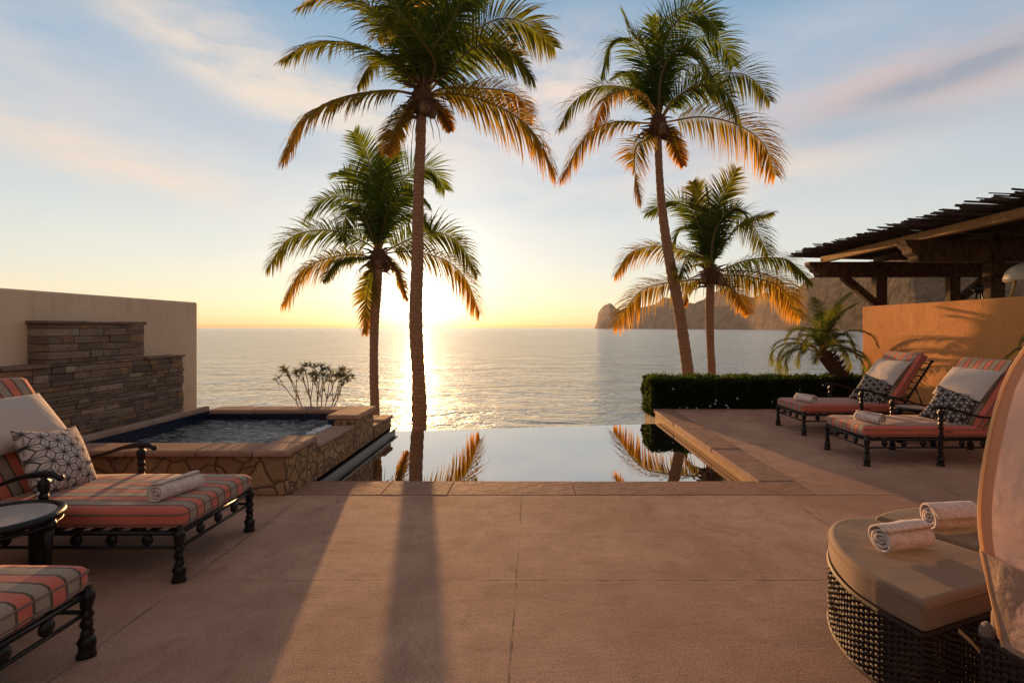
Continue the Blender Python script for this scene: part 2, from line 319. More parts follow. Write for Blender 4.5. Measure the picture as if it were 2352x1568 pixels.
# ------------------------------------------------------------------ mesh helpers
class MB:
    def __init__(s): s.v = []; s.f = []; s.c = []; s.cur = (1, 1, 1)
    def add(s, vs, fs, col=None):
        n = len(s.v); s.v += [tuple(v) for v in vs]; s.f += [tuple(i + n for i in f) for f in fs]; s.c += [col or s.cur] * len(vs); return s
    def box(s, x0, x1, y0, y1, z0, z1, col=None, M4=None):
        vs = [Vector((x, y, z)) for z in (z0, z1) for x, y in ((x0, y0), (x1, y0), (x1, y1), (x0, y1))]
        if M4: vs = [M4 @ v for v in vs]
        return s.add(vs, [(0, 3, 2, 1), (4, 5, 6, 7), (0, 1, 5, 4), (1, 2, 6, 5), (2, 3, 7, 6), (3, 0, 4, 7)], col)
    def bar(s, a, b, w, h, col=None, up=Vector((0, 0, 1))):
        a, b = Vector(a), Vector(b); d = (b - a); L = d.length; d.normalize(); u = d.cross(up)
        if u.length < 1e-4: u = d.cross(Vector((0, 1, 0)))
        u.normalize(); n = u.cross(d)
        vs = [p + u * sx * w / 2 + n * sz * h / 2 for p in (a, b) for sx, sz in ((-1, -1), (1, -1), (1, 1), (-1, 1))]
        return s.add(vs, [(0, 1, 2, 3), (7, 6, 5, 4), (0, 4, 5, 1), (1, 5, 6, 2), (2, 6, 7, 3), (3, 7, 4, 0)], col)
    def tube(s, pts, r, seg=8, col=None, cap=True, flat=1.0):
        pts = [Vector(p) for p in pts]; n = len(pts); rr = r if hasattr(r, '__len__') else [r] * n
        prev = None; vs = []
        for i, p in enumerate(pts):
            d = (pts[min(i + 1, n - 1)] - pts[max(i - 1, 0)]).normalized()
            if prev is None: u = d.cross(Vector((0, 0, 1))); u = d.cross(Vector((0, 1, 0))) if u.length < .1 else u
            else: u = prev - d * prev.dot(d)
            u.normalize(); prev = u; w = d.cross(u)
            for k in range(seg):
                a = 2 * math.pi * k / seg; vs.append(p + u * math.cos(a) * rr[i] + w * math.sin(a) * rr[i] * flat)
        fs = [(i * seg + k, i * seg + (k + 1) % seg, (i + 1) * seg + (k + 1) % seg, (i + 1) * seg + k) for i in range(n - 1) for k in range(seg)]
        if cap: fs += [tuple(range(seg))[::-1], tuple((n - 1) * seg + k for k in range(seg))]
        return s.add(vs, fs, col)
    def lathe(s, prof, seg=16, at=(0, 0, 0), col=None, twist=0, lobes=0, amp=0):
        vs = []; ax, ay, az_ = at
        for (r, z) in prof:
            for k in range(seg):
                a = 2 * math.pi * k / seg; q = r * (1 + amp * math.cos(lobes * a + twist * z)) if lobes else r
                vs.append((ax + q * math.cos(a), ay + q * math.sin(a), az_ + z))
        n = len(prof)
        fs = [(i * seg + k, i * seg + (k + 1) % seg, (i + 1) * seg + (k + 1) % seg, (i + 1) * seg + k) for i in range(n - 1) for k in range(seg)]
        fs += [tuple(range(seg))[::-1], tuple((n - 1) * seg + k for k in range(seg))]
        return s.add(vs, fs, col)
    def ball(s, c, r, seg=12, rings=7, sc_=(1, 1, 1), col=None):
        vs = []; fs = []
        for i in range(rings + 1):
            th = math.pi * (.001 + .998 * i / rings)
            for k in range(seg):
                a = 2 * math.pi * k / seg; vs.append((c[0] + r * sc_[0] * math.sin(th) * math.cos(a), c[1] + r * sc_[1] * math.sin(th) * math.sin(a), c[2] + r * sc_[2] * math.cos(th)))
        for i in range(rings):
            for k in range(seg): fs.append((i * seg + k, (i + 1) * seg + k, (i + 1) * seg + (k + 1) % seg, i * seg + (k + 1) % seg))
        return s.add(vs, fs, col)
    def mesh(s, name, m, smooth=False):
        me = bpy.data.meshes.new(name); me.from_pydata(s.v, [], s.f); me.update()
        ca = me.color_attributes.new('Col', 'FLOAT_COLOR', 'POINT'); fl = []
        for c in s.c: fl += [c[0], c[1], c[2], 1]
        ca.data.foreach_set('color', fl)
        if smooth: me.polygons.foreach_set('use_smooth', [True] * len(me.polygons))
        me.materials.append(m); return me
    def build(s, name, m, parent=None, smooth=False, bevel=0, seg=3, **k):
        o = bpy.data.objects.new(name, s.mesh(name, m, smooth or bevel > 0)); C.objects.link(o)
        if parent: o.parent = parent
        if bevel:
            b = o.modifiers.new('bevel', 'BEVEL'); b.width = bevel; b.segments = seg; b.limit_method = 'ANGLE'; b.angle_limit = R(40)
            w = o.modifiers.new('wn', 'WEIGHTED_NORMAL'); w.keep_sharp = True
        for a, v in k.items(): o[a] = v
        return o
def empty(name, loc=(0, 0, 0), rz=0, **k):
    o = bpy.data.objects.new(name, None); C.objects.link(o); o.location = loc; o.rotation_euler = (0, 0, rz); o.empty_display_size = .1
    for a, v in k.items(): o[a] = v
    return o
def kids(o): return [c for c in bpy.data.objects if c.parent == o]
def copy_tree(o, parent=None):
    c = o.copy(); C.objects.link(c)
    if parent: c.parent = parent
    for ch in kids(o): copy_tree(ch, c)
    return c
def jit(c, a=.15):
    k = 1 + random.uniform(-a, a); return tuple(min(1, v * k * (1 + random.uniform(-.04, .04))) for v in c)

# ------------------------------------------------------------------ setting
def sheet(name, pts, z, m, nx=1):
    mb = MB(); mb.add([(x, y, z) for x, y in pts], [tuple(range(len(pts)))]); return mb.build(name, m, kind='structure')
SEA = -5.0
sheet('sea', [(-24000, 20), (24000, 20), (24000, 13000), (-24000, 13000)], SEA, M['ocean'])
# beach below the terrace, falling into the sea
mb = MB()
for i in range(25):
    for j in range(9):
        x = -60 + i * 5; y = 7 + j * 3.2; z = -4.3 - max(0, (y - 22)) * .16 + mnoise.noise(Vector((x * .2, y * .2, 0))) * .12
        mb.add([(x, y, z)], [])
mb.f = [(i * 9 + j, (i + 1) * 9 + j, (i + 1) * 9 + j + 1, i * 9 + j + 1) for i in range(24) for j in range(8)]
mb.build('beach', M['sand'], smooth=True, kind='structure')
# terrace body
mb = MB()
mb.box(-12, 14, -6, 4.6, -4.6, -.06); mb.box(-12, -2.2, 4.6, 7.9, -4.6, -.06); mb.box(2.25, 6.6, 4.6, 10.35, -4.6, -.06)
mb.box(6.6, 16, 4.6, 14, -4.6, -.06); mb.box(-2.2, 2.25, 4.6, 7.6, -4.6, -1.2)
mb.build('terrace', M['earth'], kind='structure')
mb = MB()   # deck slabs
mb.box(-4.5, 6.4, -6, 4.585, -.055, 0); mb.box(2.555, 6.4, 4.59, 9.45, -.055, 0)
mb.build('patio', M['deck'], bevel=.006, seg=2, kind='structure')
# pool basin, infinity edge, waterline tile
mb = MB(); mb.box(2.25, 2.36, 5.02, 9.3, -1.2, -.05); mb.box(2.215, 2.249, 5.02, 9.3, -.30, -.051); mb.box(2.206, 2.2149, 5.02, 9.3, -.088, -.076)
mb.build('pool_wall', M['tile_tan'], bevel=.01, kind='structure')
mb = MB(); mb.box(-2.2, 2.3, 4.98, 5.06, -1.2, -.05); mb.add([(-2.2, 5, -1.15), (2.25, 5, -1.15), (2.25, 8.7, -1.15), (-2.2, 8, -1.15)], [(0, 1, 2, 3)])
mb.build('pool_floor', M['tile'], kind='structure')
mb = MB(); mb.add([(-2.2, 7.84, -4.6), (2.3, 8.56, -4.6), (2.3, 8.64, -4.6), (-2.2, 7.94, -4.6), (-2.2, 7.84, -.135), (2.3, 8.56, -.135), (2.3, 8.64, -.135), (-2.2, 7.94, -.135)],
    [(0, 1, 5, 4), (1, 2, 6, 5), (2, 3, 7, 6), (3, 0, 4, 7), (4, 5, 6, 7)]); mb.build('infinity_edge', M['tile_dark'], kind='structure')
sheet('pool_water', [(-2.15, 4.99), (2.215, 4.99), (2.215, 8.66), (-2.15, 7.98)], -.12, M['pool'])
# coping of sandstone pieces
mb = MB(); x = -2.19; cop = (.40, .225, .15)
for L in (.82, .6, 1.15, .95, .85, .66, .73):
    dz = random.uniform(-.002, .002); mb.box(x + .0015, min(x + L, 2.55) - .0015, 4.592 + random.uniform(0, .006), 5.0 + random.uniform(-.006, .006), -.05, .003 + dz, jit(cop, .09)); x += L
    if x > 2.5: break
y = 5.01
while y < 9.4:
    L = random.uniform(.5, .8); mb.box(2.2 + random.uniform(-.006, .006), 2.55, y, min(y + L, 9.42) - .006, -.05, .006 + random.uniform(-.003, .004), jit((.38, .225, .155), .1)); y += L
mb.build('pool_coping', M['coping'], bevel=.007, kind='structure')

# spa
spa = empty('raised_spa', (-3.2, 5.6, 0), label='raised square spa with bubbling water behind rubble stone walls and pink stone coping', category='hot tub')
def rel(o): o.location = -spa.location; return o
mb = MB(); mb.box(-4.31, -2.22, 4.56, 4.80, 0, .355)
rel(mb.build('stone_wall', M['rubble'], spa, bevel=.02))
mb = MB(); mb.box(-4.31, -2.22, 6.78, 7.06, 0, .355)
rel(mb.build('stone_wall', M['rubble'], spa, bevel=.02))
mb = MB(); mb.box(-2.45, -2.2, 4.565, 5.22, -.1, .357); mb.box(-2.45, -2.2, 5.222, 6.27, -.1, .262); mb.box(-2.45, -2.2, 6.272, 7.055, -.1, .357)
rel(mb.build('stone_wall', M['rubble_small'], spa, bevel=.02))
mb = MB(); mb.cur = (.45, .27, .19)
x = -4.3
for L in (.7, .62, .5, .42):
    mb.box(x + .003, x + L - .003 if L != .42 else -2.17, 4.5, 4.83, .357, .417, jit((.45, .27, .19), .08)); x += L
mb.box(-2.48, -2.17, 4.834, 5.16, .357, .417, jit((.45, .27, .19), .08))
mb.box(-2.52, -2.185, 5.24, 6.25, .264, .305, (.42, .26, .19))
x = -4.3
for L in (.6, .7, .45):
    mb.box(x, x + L - .004, 6.75, 7.08, .357, .415, jit((.43, .27, .20), .08)); x += L
mb.box(-2.56, -2.165, 6.33, 7.09, .357, .419, (.48, .28, .18))
mb.box(-4.33, -4.26, 4.83, 6.75, .40, .47, (.42, .30, .24))
rel(mb.build('coping', M['coping'], spa, bevel=.022, seg=4))
mb = MB(); mb.box(-4.31, -2.45, 4.80, 4.82, -.5, .355); mb.box(-4.31, -4.27, 4.82, 6.76, -.5, .4); mb.box(-4.27, -2.52, 6.74, 6.775, -.5, .355); mb.box(-2.47, -2.452, 4.82, 5.2, -.5, .35)
mb.box(-2.54, -2.46, 6.34, 6.74, -.5, .355); mb.box(-4.3, -2.45, 4.8, 6.76, -.52, -.5)
rel(mb.build('tile_lining', M['tile'], spa))
mb = MB(); nx, ny = 150, 140
for i in range(nx + 1):
    for j in range(ny + 1):
        x = -4.27 + 1.79 * i / nx; y = 4.82 + 1.92 * j / ny
        h = mnoise.noise(Vector((x * 4.5, y * 7, 0))) * .016 + mnoise.noise(Vector((x * 12, y * 20, 3))) * .009 + mnoise.noise(Vector((x * 30, y * 40, 7))) * .004
        mb.v.append((x, y, .285 + h)); mb.c.append((1, 1, 1))
mb.f = [(i * (ny + 1) + j, (i + 1) * (ny + 1) + j, (i + 1) * (ny + 1) + j + 1, i * (ny + 1) + j + 1) for i in range(nx) for j in range(ny)]
rel(mb.build('water', M['spaw'], spa, smooth=True))
mb = MB()
mb.ball((-2.5, 6.0, .29), .1, 12, 6, (.5, 3.2, .2))
for k in range(70):
    mb.ball((-2.50 + max(-.04, min(.04, random.gauss(0, .03))), 6.0 + max(-.25, min(.25, random.gauss(0, .13))), .298 + random.uniform(0, .015)), random.uniform(.014, .03), 8, 5, (1, 1.2, .5))
rel(mb.build('foam', M['foam'], spa, smooth=True))
# slate step and ledge on the pool side
mb = MB(); mb.box(-2.198, -2.135, 5.0, 7.93, -.30, -.035); mb.box(-2.198, -2.105, 5.0, 7.95, -.062, -.035)
mb.build('waterline_ledge', M['tile_dark'], bevel=.008, kind='structure')
led = empty('stone_planter', (-2.6, 7.5, -.1), label='low rubble stone planter ledge at the pool corner behind the spa', category='planter')
mb = MB(); mb.box(-.9, .41, -.43, .40, 0, .20); mb.build('stone_wall', M['rubble_small'], led, bevel=.02)
mb = MB()
for k in range(7):
    x = -.9 + k * .187; mb.box(x, x + .18, -.42, -.02 + random.uniform(-.03, .03), .202, .235 + random.uniform(0, .015), jit((.42, .25, .17), .25)); mb.box(x, x + .18 if k < 6 else .43, .0, .42 + random.uniform(-.03, .01), .202, .232 + random.uniform(0, .02), jit((.40, .23, .15), .25))
mb.build('cap_stones', M['coping'], led, bevel=.012)

# left stucco wall with stacked-stone fountain
mb = MB(); mb.box(-4.75, -4.5, -4, 6.86, -.2, 1.835)
mb.build('stucco_wall', M['stucco_l'], bevel=.02, label='plain beige stucco boundary wall on the left beyond the spa', category='wall')
ft = empty('fountain_wall', (-4.4, 5, 0), label='stepped stacked stone feature wall against the beige stucco wall', category='stone wall')
mb = MB()
def stack(y0, y1, z0, z1):
    z = z0
    while z < z1 - .02:
        h = random.choice((.024, .03, .036, .045, .055, .07)); 
        if z + h > z1 - .02: h = z1 - z
        y = y0
        while y < y1 - .01:
            L = random.uniform(.08, .32)
            if y + L > y1 - .08: L = y1 - y
            cc = random.choice([(.24, .17, .12), (.28, .20, .145), (.20, .14, .10), (.38, .29, .21), (.36, .21, .11), (.18, .13, .10), (.27, .195, .15), (.27, .195, .14), (.22, .155, .11)])
            q = random.uniform(-.009, .009)
            mb.box(-4.499, -4.31 + q, y + .0015, y + L - .0015 + (random.uniform(-.006, .006) if y + L >= y1 else 0), z + .0015, z + h - .0015, jit(cc, .18)); y += L
        z += h
stack(2.0, 6.31, .42, 1.14); stack(4.55, 5.68, 1.142, 1.53)
for (ya, yb, zz) in ((2.0, 4.545, 1.142), (5.69, 6.33, 1.142), (4.53, 5.70, 1.532)):   # rough cap course
    y = ya
    while y < yb - .02:
        L = min(random.uniform(.2, .45), yb - y); mb.box(-4.499, -4.29 + random.uniform(-.012, .012), y, y + L - .003, zz, zz + random.uniform(.022, .032), jit((.25, .17, .12), .2)); y += L
o = mb.build('stacked_stone', M['stacked'], ft, bevel=.004, seg=1); o.location = -ft.location
mb = MB(); mb.box(-4.499, -4.33, 2.0, 4.5, 0, .415)
o = mb.build('stone_base', M['rubble'], ft, bevel=.01); o.location = -ft.location

# right ochre wall
mb = MB(); mb.box(6.4, 6.62, -4, 9.97, -.06, 1.91)
mb.build('stucco_wall', M['stucco_r'], bevel=.035, seg=4, label='ochre stucco boundary wall on the right striped by palm shadows', category='wall')

# headland
prof = [(1366, 754), (1371, 738), (1374, 718), (1384, 704), (1392, 699), (1401, 696), (1408, 700), (1414, 707), (1425, 712), (1440, 705), (1460, 709), (1487, 703), (1498, 700), (1509, 697), (1525, 683), (1541, 685), (1565, 692),
    (1594, 697), (1604, 692), (1615, 688), (1626, 680), (1640, 671), (1652, 667), (1673, 665), (1695, 676), (1715, 681), (1732, 683), (1745, 676), (1758, 671), (1775, 676), (1798, 680), (1815, 672), (1838, 657), (1856, 640), (1880, 634),
    (1905, 630), (1950, 612), (2000, 600), (2060, 588), (2150, 590), (2260, 580), (2400, 590), (2700, 600), (3200, 650)]
def lerp(tab, x):
    for (a, b), (c, dd) in zip(tab, tab[1:]):
        if x <= c: return b + (dd - b) * (x - a) / (c - a)
    return tab[-1][1]
dist = [(1366, 3000), (1450, 2500), (1650, 1900), (1850, 1300), (2100, 900), (3200, 500)]
mb = MB(); cols = 460; rows = 30
for i in range(cols + 1):
    px = 1366 + (3200 - 1366) * (i / cols) ** 1.25; D0 = lerp(dist, px); top = lerp(prof, px)
    ztop = (HY - top) / F * D0 * 1.12 + H
    for j in range(rows + 1):
        s = j / rows; D = D0 * (1 + .12 * s); x = (px - CX) / F * D
        rough = mnoise.fractal(Vector((px * .02, s * 3, 5)), .9, 2.1, 6)
        z = SEA - 3 + (ztop - SEA + 3) * (min(1, s * 1.0) ** .72) * (1 if s == 1 else (1 + .16 * rough * (1 - s)))
        if s > .9: z += mnoise.noise(Vector((px * .25, s * 9, 1))) * D0 * .0013
        mb.v.append((x, D + rough * D0 * .02 * (1 - s), z)); mb.c.append((1, 1, 1))
    mb.v.append((((px - CX) / F) * D0 * 1.3, D0 * 1.3, SEA - 5)); mb.c.append((1, 1, 1))
n = rows + 2
mb.f = [(i * n + j, (i + 1) * n + j, (i + 1) * n + j + 1, i * n + j + 1) for i in range(cols) for j in range(n - 1)]
mb.build('headland_hills', M['rock'], smooth=False, kind='structure')

# ------------------------------------------------------------------ palms
def catmull(P, n):
    out = []; P = [P[0] * 2 - P[1]] + P + [P[-1] * 2 - P[-2]]; seg = len(P) - 3
    for k in range(n + 1):
        u = k / n * seg; i = min(int(u), seg - 1); f = u - i; a, b, c, d_ = P[i:i + 4]
        out.append(.5 * ((2 * b) + (c - a) * f + (2 * a - 5 * b + 4 * c - d_) * f * f + (3 * b - a - 3 * c + d_) * f ** 3))
    return out
def resample(P, n):
    L = [0]
    for a, b in zip(P, P[1:]): L.append(L[-1] + (b - a).length)
    out = []; j = 0
    for k in range(n + 1):
        s = L[-1] * k / n
        while j < len(P) - 2 and L[j + 1] < s: j += 1
        f = (s - L[j]) / max(1e-9, L[j + 1] - L[j]); out.append(P[j].lerp(P[j + 1], min(1, f)))
    return out, L[-1]
UP = Vector((0, 0, 1))
def frond(pts, parent, base, twist, droop, c0, c1, npairs=92, lmax=None, wid=.044, petiole=.13, fwd=.75, name='frond', ragged=.12, sparse=0):
    P, L = resample(catmull(pts, 40), 60)
    P = [p - base for p in P]
    mb = MB(); rr = [.045 * (1 - i / 60) ** .8 * min(1, L / 3) + .004 for i in range(61)]
    rc = (.26, .20, .09)
    mb.tube(P, rr, 5, rc, flat=.6)
    lmax = lmax or .25 * L
    for k in range(npairs):
        s = petiole + (1 - petiole) * (k + .5) / npairs
        i = min(59, int(s * 60)); p = P[i].lerp(P[i + 1], s * 60 - i); tn = (P[min(60, i + 2)] - P[max(0, i - 1)]).normalized()
        lat = tn.cross(UP)
        if lat.length < .15: lat = tn.cross(Vector((0, 1, 0)))
        lat.normalize(); nb = lat.cross(tn).normalized()
        prof_ = (math.sin(math.pi * (.10 + .86 * (s - petiole) / (1 - petiole)))) ** .65
        for sd in (-1, 1):
            if random.random() < sparse: continue
            ang = twist + random.gauss(0, .10); lv = lat * math.cos(ang) + nb * math.sin(ang)
            ff = fwd * .58 + .85 * s * s + random.gauss(0, .08)
            d_ = (lv * sd + tn * ff + nb * .10).normalized()
            ll = lmax * prof_ * random.uniform(1 - ragged * 2, 1 + ragged); w = wid * random.uniform(.75, 1.15)
            if random.random() < .06: ll *= .55
            dr = droop * random.uniform(.6, 1.4); q = p.copy(); sl_ = ll / 4
            wv = tn + nb * .45; wv = (wv - d_ * wv.dot(d_)).normalized()
            tint = random.uniform(.75, 1.25); a = min(1, max(0, (s - .3) * 1.1)) ; vs = []; cs = []
            for m_ in range(5):
                ww = w * (.55, 1, .85, .5, .06)[m_] * .5
                vs += [q + wv * ww, q - wv * ww]
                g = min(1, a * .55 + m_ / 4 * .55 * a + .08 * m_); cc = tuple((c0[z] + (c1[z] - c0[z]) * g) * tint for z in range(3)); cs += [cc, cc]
                d_ = (d_ + Vector((0, 0, -1)) * dr * (.22 + .16 * m_)).normalized(); q = q + d_ * sl_
            n0 = len(mb.v); mb.v += [tuple(v) for v in vs]; mb.c += cs
            mb.f += [(n0 + 2 * m_, n0 + 2 * m_ + 1, n0 + 2 * m_ + 3, n0 + 2 * m_ + 2) for m_ in range(4)]
    return mb.build(name, M['frond'], parent)
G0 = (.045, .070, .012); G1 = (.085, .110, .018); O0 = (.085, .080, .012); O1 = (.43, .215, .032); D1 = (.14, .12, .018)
def palm(label, Y, path, widths, crown, fronds, group=None, seed=1, nuts=6):
    random.seed(seed); pts = [W(x, y, Y) for x, y in path]; base = pts[-1].copy()
    root = empty('coconut_palm', base, label=label, category='palm tree', group='coconut palms rising in front of the sea')
    P, L = resample(catmull([p - base for p in pts][::-1], 60), 150)
    rr = []
    for i in range(151):
        s = i / 150; y_ = HY + (H - (P[i].z + base.z)) / Y * F
        w_ = lerp(widths, y_) / F * Y / 2; rr.append(w_ * (1 + .045 * math.sin(i * 1.9) + .03 * mnoise.noise(Vector((i * .3, Y, 0)))))
    mb = MB(); mb.tube(P, rr, 18); mb.build('trunk', M['trunk'], root, smooth=True)
    cc = W(crown[0], crown[1], Y) - base
    mb = MB()   # fibrous crown heart and old leaf stubs
    mb.ball(cc + Vector((0, 0, -.05)), .26, 14, 9, (1, 1, 1.5))
    for k in range(34):
        a = random.uniform(0, 6.28); h = random.uniform(-.45, .25); out = Vector((math.cos(a), math.sin(a), random.uniform(-.5, .6))).normalized()
        p0 = cc + Vector((0, 0, h)); Ls = random.uniform(.3, .75)
        mb.tube([p0, p0 + out * Ls * .5 + Vector((0, 0, .03)), p0 + out * Ls - Vector((0, 0, .06))], [.05, .035, .008], 5)
    mb.build('crown_heart', M['fibre'], root, smooth=True)
    for k in range(nuts):
        a = k * 2.1 + seed; mb = MB(); c_ = cc + Vector((math.cos(a) * .30, math.sin(a) * .30, -.22 - .08 * (k % 2))); mb.ball(c_, .12, 10, 7, (1, 1, 1.2)); mb.build('coconut', M['coconut'], root, smooth=True)
    mb = MB()   # hanging dry flower stalks
    for k in range(16):
        a = random.uniform(0, 6.28); p0 = cc + Vector((math.cos(a) * .15, math.sin(a) * .15, -.15)); v = Vector((math.cos(a), math.sin(a), -.3))
        mb.tube([p0, p0 + v * .35, p0 + v * .55 - Vector((0, 0, .15)), p0 + v * .62 - Vector((0, 0, random.uniform(.3, .6)))], [.018, .014, .01, .004], 4)
    mb.build('flower_stalk', M['fibre'], root)
    for fr in fronds:
        pix, dY, kind, tw = fr[0], fr[1], fr[2], fr[3]
        n_ = len(pix); P_ = [cc + base]
        for k, (x, y) in enumerate(pix):
            s = (k + 1) / n_; P_.append(W(x, y, Y + dY * s))
        c0, c1 = {'g': (G0, G1), 'm': (G0, D1), 'o': (O0, O1), 'y': (G1, O1)}[kind]
        dr = {'g': .36, 'm': .5, 'o': .75, 'y': .6}[kind] * (fr[4] if len(fr) > 4 else 1)
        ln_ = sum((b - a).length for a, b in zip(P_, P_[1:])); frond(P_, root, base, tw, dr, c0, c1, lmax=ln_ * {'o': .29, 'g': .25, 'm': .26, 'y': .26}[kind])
    return root
palm('tallest coconut palm standing alone before the setting sun, its top cut by the frame', 12.0,
    [(968, 250), (966, 330), (962, 420), (960, 520), (958, 620), (955, 720), (957, 790), (961, 860), (963, 930), (963, 1010), (963, 1320)],
    [(200, 22), (420, 24), (620, 28), (760, 31), (860, 29), (930, 35), (1000, 33), (1300, 44)], (970, 228),
    [([(945, 216), (882, 209), (773, 229), (695, 279), (650, 366)], -.6, 'o', .5), ([(925, 156), (851, 114), (788, 97), (710, 105), (648, 138)], .8, 'm', .45),
     ([(945, 125), (882, 53), (830, 3), (757, -14), (688, 18)], -.5, 'm', .8), ([(960, 125), (923, 37), (895, -20), (870, -80)], .5, 'g', 1.0),
     ([(1000, 150), (970, 94), (929, 45), (890, 34), (866, 90)], -2.0, 'm', .3), ([(955, 92), (943, 0), (938, -90)], .8, 'y', .5),
     ([(991, 125), (1015, 0), (1040, -120)], -.5, 'g', .9), ([(1016, 156), (1085, 78), (1148, 44), (1210, 56), (1273, 109)], .4, 'm', .9),
     ([(1023, 170), (1101, 104), (1179, 122), (1226, 181)], -.8, 'm', .6), ([(1015, 205), (1101, 204), (1179, 215), (1223, 268)], 1.2, 'o', .4),
     ([(1038, 216), (1116, 234), (1195, 275), (1241, 328), (1274, 397)], -.5, 'o', .55), ([(938, 244), (907, 297), (888, 353)], -.6, 'o', .8, .5),
     ([(1005, 120), (1070, 40), (1110, -60), (1180, -110)], .9, 'g', .8), ([(975, 100), (985, -30), (1000, -140)], 1.2, 'g', .3), ([(1000, 160), (1050, 100), (1120, 90), (1180, 150)], 1.8, 'm', .3),
     ([(930, 170), (890, 130), (850, 150), (820, 200)], 1.6, 'm', .4), ([(950, 140), (915, 60), (890, 20), (840, 20)], 1.5, 'g', .7), ([(985, 130), (1035, 60), (1060, 10), (1120, -20)], -1.2, 'g', 1.0),
     ([(995, 240), (1020, 262), (1035, 300)], .9, 'o', .5, .5)], seed=3, nuts=3)
palm('shorter coconut palm beside the sun, growing left of the tallest palm', 16.5,
    [(869, 600), (866, 660), (861, 720), (859, 790), (859, 870), (861, 950), (862, 1170)],
    [(580, 18), (700, 22), (800, 19), (950, 21), (1170, 26)], (869, 592),
    [([(852, 565), (774, 532), (706, 532), (655, 556), (612, 618)], -.4, 'm', 1.0), ([(848, 498), (814, 461), (774, 450), (733, 464), (700, 500)], .8, 'g', 1.1),
     ([(865, 498), (855, 413), (838, 345), (812, 304)], .4, 'g', 1.2, .4), ([(876, 464), (892, 396), (912, 342)], -.4, 'g', 1.0, .4), ([(889, 498), (926, 412), (960, 386), (994, 393), (1022, 435)], .7, 'g', 1.1, .7),
     ([(896, 572), (960, 542), (1011, 535), (1058, 563), (1096, 630)], -.4, 'm', 1.0), ([(899, 580), (960, 580), (1028, 600), (1072, 645), (1102, 718)], .5, 'o', .7),
     ([(852, 590), (807, 584), (740, 597), (689, 627), (650, 698)], .4, 'o', .9), ([(856, 620), (842, 685), (838, 765)], -.4, 'y', 1.2, .4), ([(890, 592), (916, 624), (937, 688)], .5, 'o', .4, .4),
     ([(842, 510), (814, 476), (794, 498), (787, 555)], -1.6, 'g', .2), ([(830, 592), (774, 602), (742, 645)], -1.2, 'm', .4), ([(893, 525), (937, 492), (975, 505), (1000, 540)], .9, 'g', .6),
     ([(868, 480), (868, 400), (872, 350)], .9, 'g', .6, .3), ([(860, 500), (842, 440), (800, 395), (770, 400)], 1.4, 'g', .8, .5), ([(885, 500), (915, 460), (950, 440), (985, 470)], -1.2, 'g', .6)], seed=5, nuts=3)
palm('tall leaning coconut palm behind the hedge with a curved trunk', 15.5,
    [(1511, 300), (1513, 370), (1518, 450), (1527, 530), (1542, 620), (1558, 700), (1570, 780), (1581, 860), (1592, 950), (1604, 1150)],
    [(280, 17), (400, 17), (520, 21), (640, 25), (760, 25), (860, 27), (1150, 34)], (1512, 285),
    [([(1460, 213), (1402, 198), (1356, 207), (1310, 244), (1284, 296)], .4, 'm', .9), ([(1493, 244), (1463, 210), (1432, 207), (1387, 232), (1362, 293)], -1.2, 'o', .4),
     ([(1478, 283), (1402, 283), (1341, 320), (1287, 413)], .4, 'o', .7), ([(1487, 318), (1463, 335), (1457, 381), (1472, 462)], -.8, 'o', 1.0, .4),
     ([(1493, 183), (1475, 128), (1448, 90), (1402, 101), (1379, 180)], .5, 'g', .9), ([(1512, 183), (1530, 91), (1568, 36), (1612, 34), (1650, 72)], -.5, 'g', 1.0, .7), ([(1508, 150), (1520, 60), (1560, 20), (1610, 0)], .8, 'g', .9, .5),
     ([(1545, 150), (1592, 92), (1630, 85), (1667, 110), (1684, 150)], .5, 'g', 1.0), ([(1554, 229), (1615, 183), (1691, 168), (1737, 189), (1768, 232)], .5, 'm', .5), ([(1545, 232), (1610, 196), (1670, 215), (1703, 295)], -1.3, 'm', .6),
     ([(1551, 277), (1615, 269), (1691, 286), (1752, 329), (1781, 402)], .2, 'o', .7), ([(1538, 300), (1552, 335), (1570, 380)], .6, 'o', .6, .4), ([(1490, 220), (1463, 185), (1440, 165), (1405, 180)], 1.2, 'g', .5),
     ([(1510, 180), (1510, 100), (1498, 40)], .5, 'g', .8, .3), ([(1520, 170), (1560, 110), (1600, 120), (1640, 190)], -1.5, 'g', .3), ([(1530, 200), (1575, 150), (1620, 160), (1650, 215)], 1.5, 'g', .5), ([(1500, 170), (1480, 110), (1450, 70), (1430, 30)], .2, 'g', .2, .1)], seed=9, nuts=8)
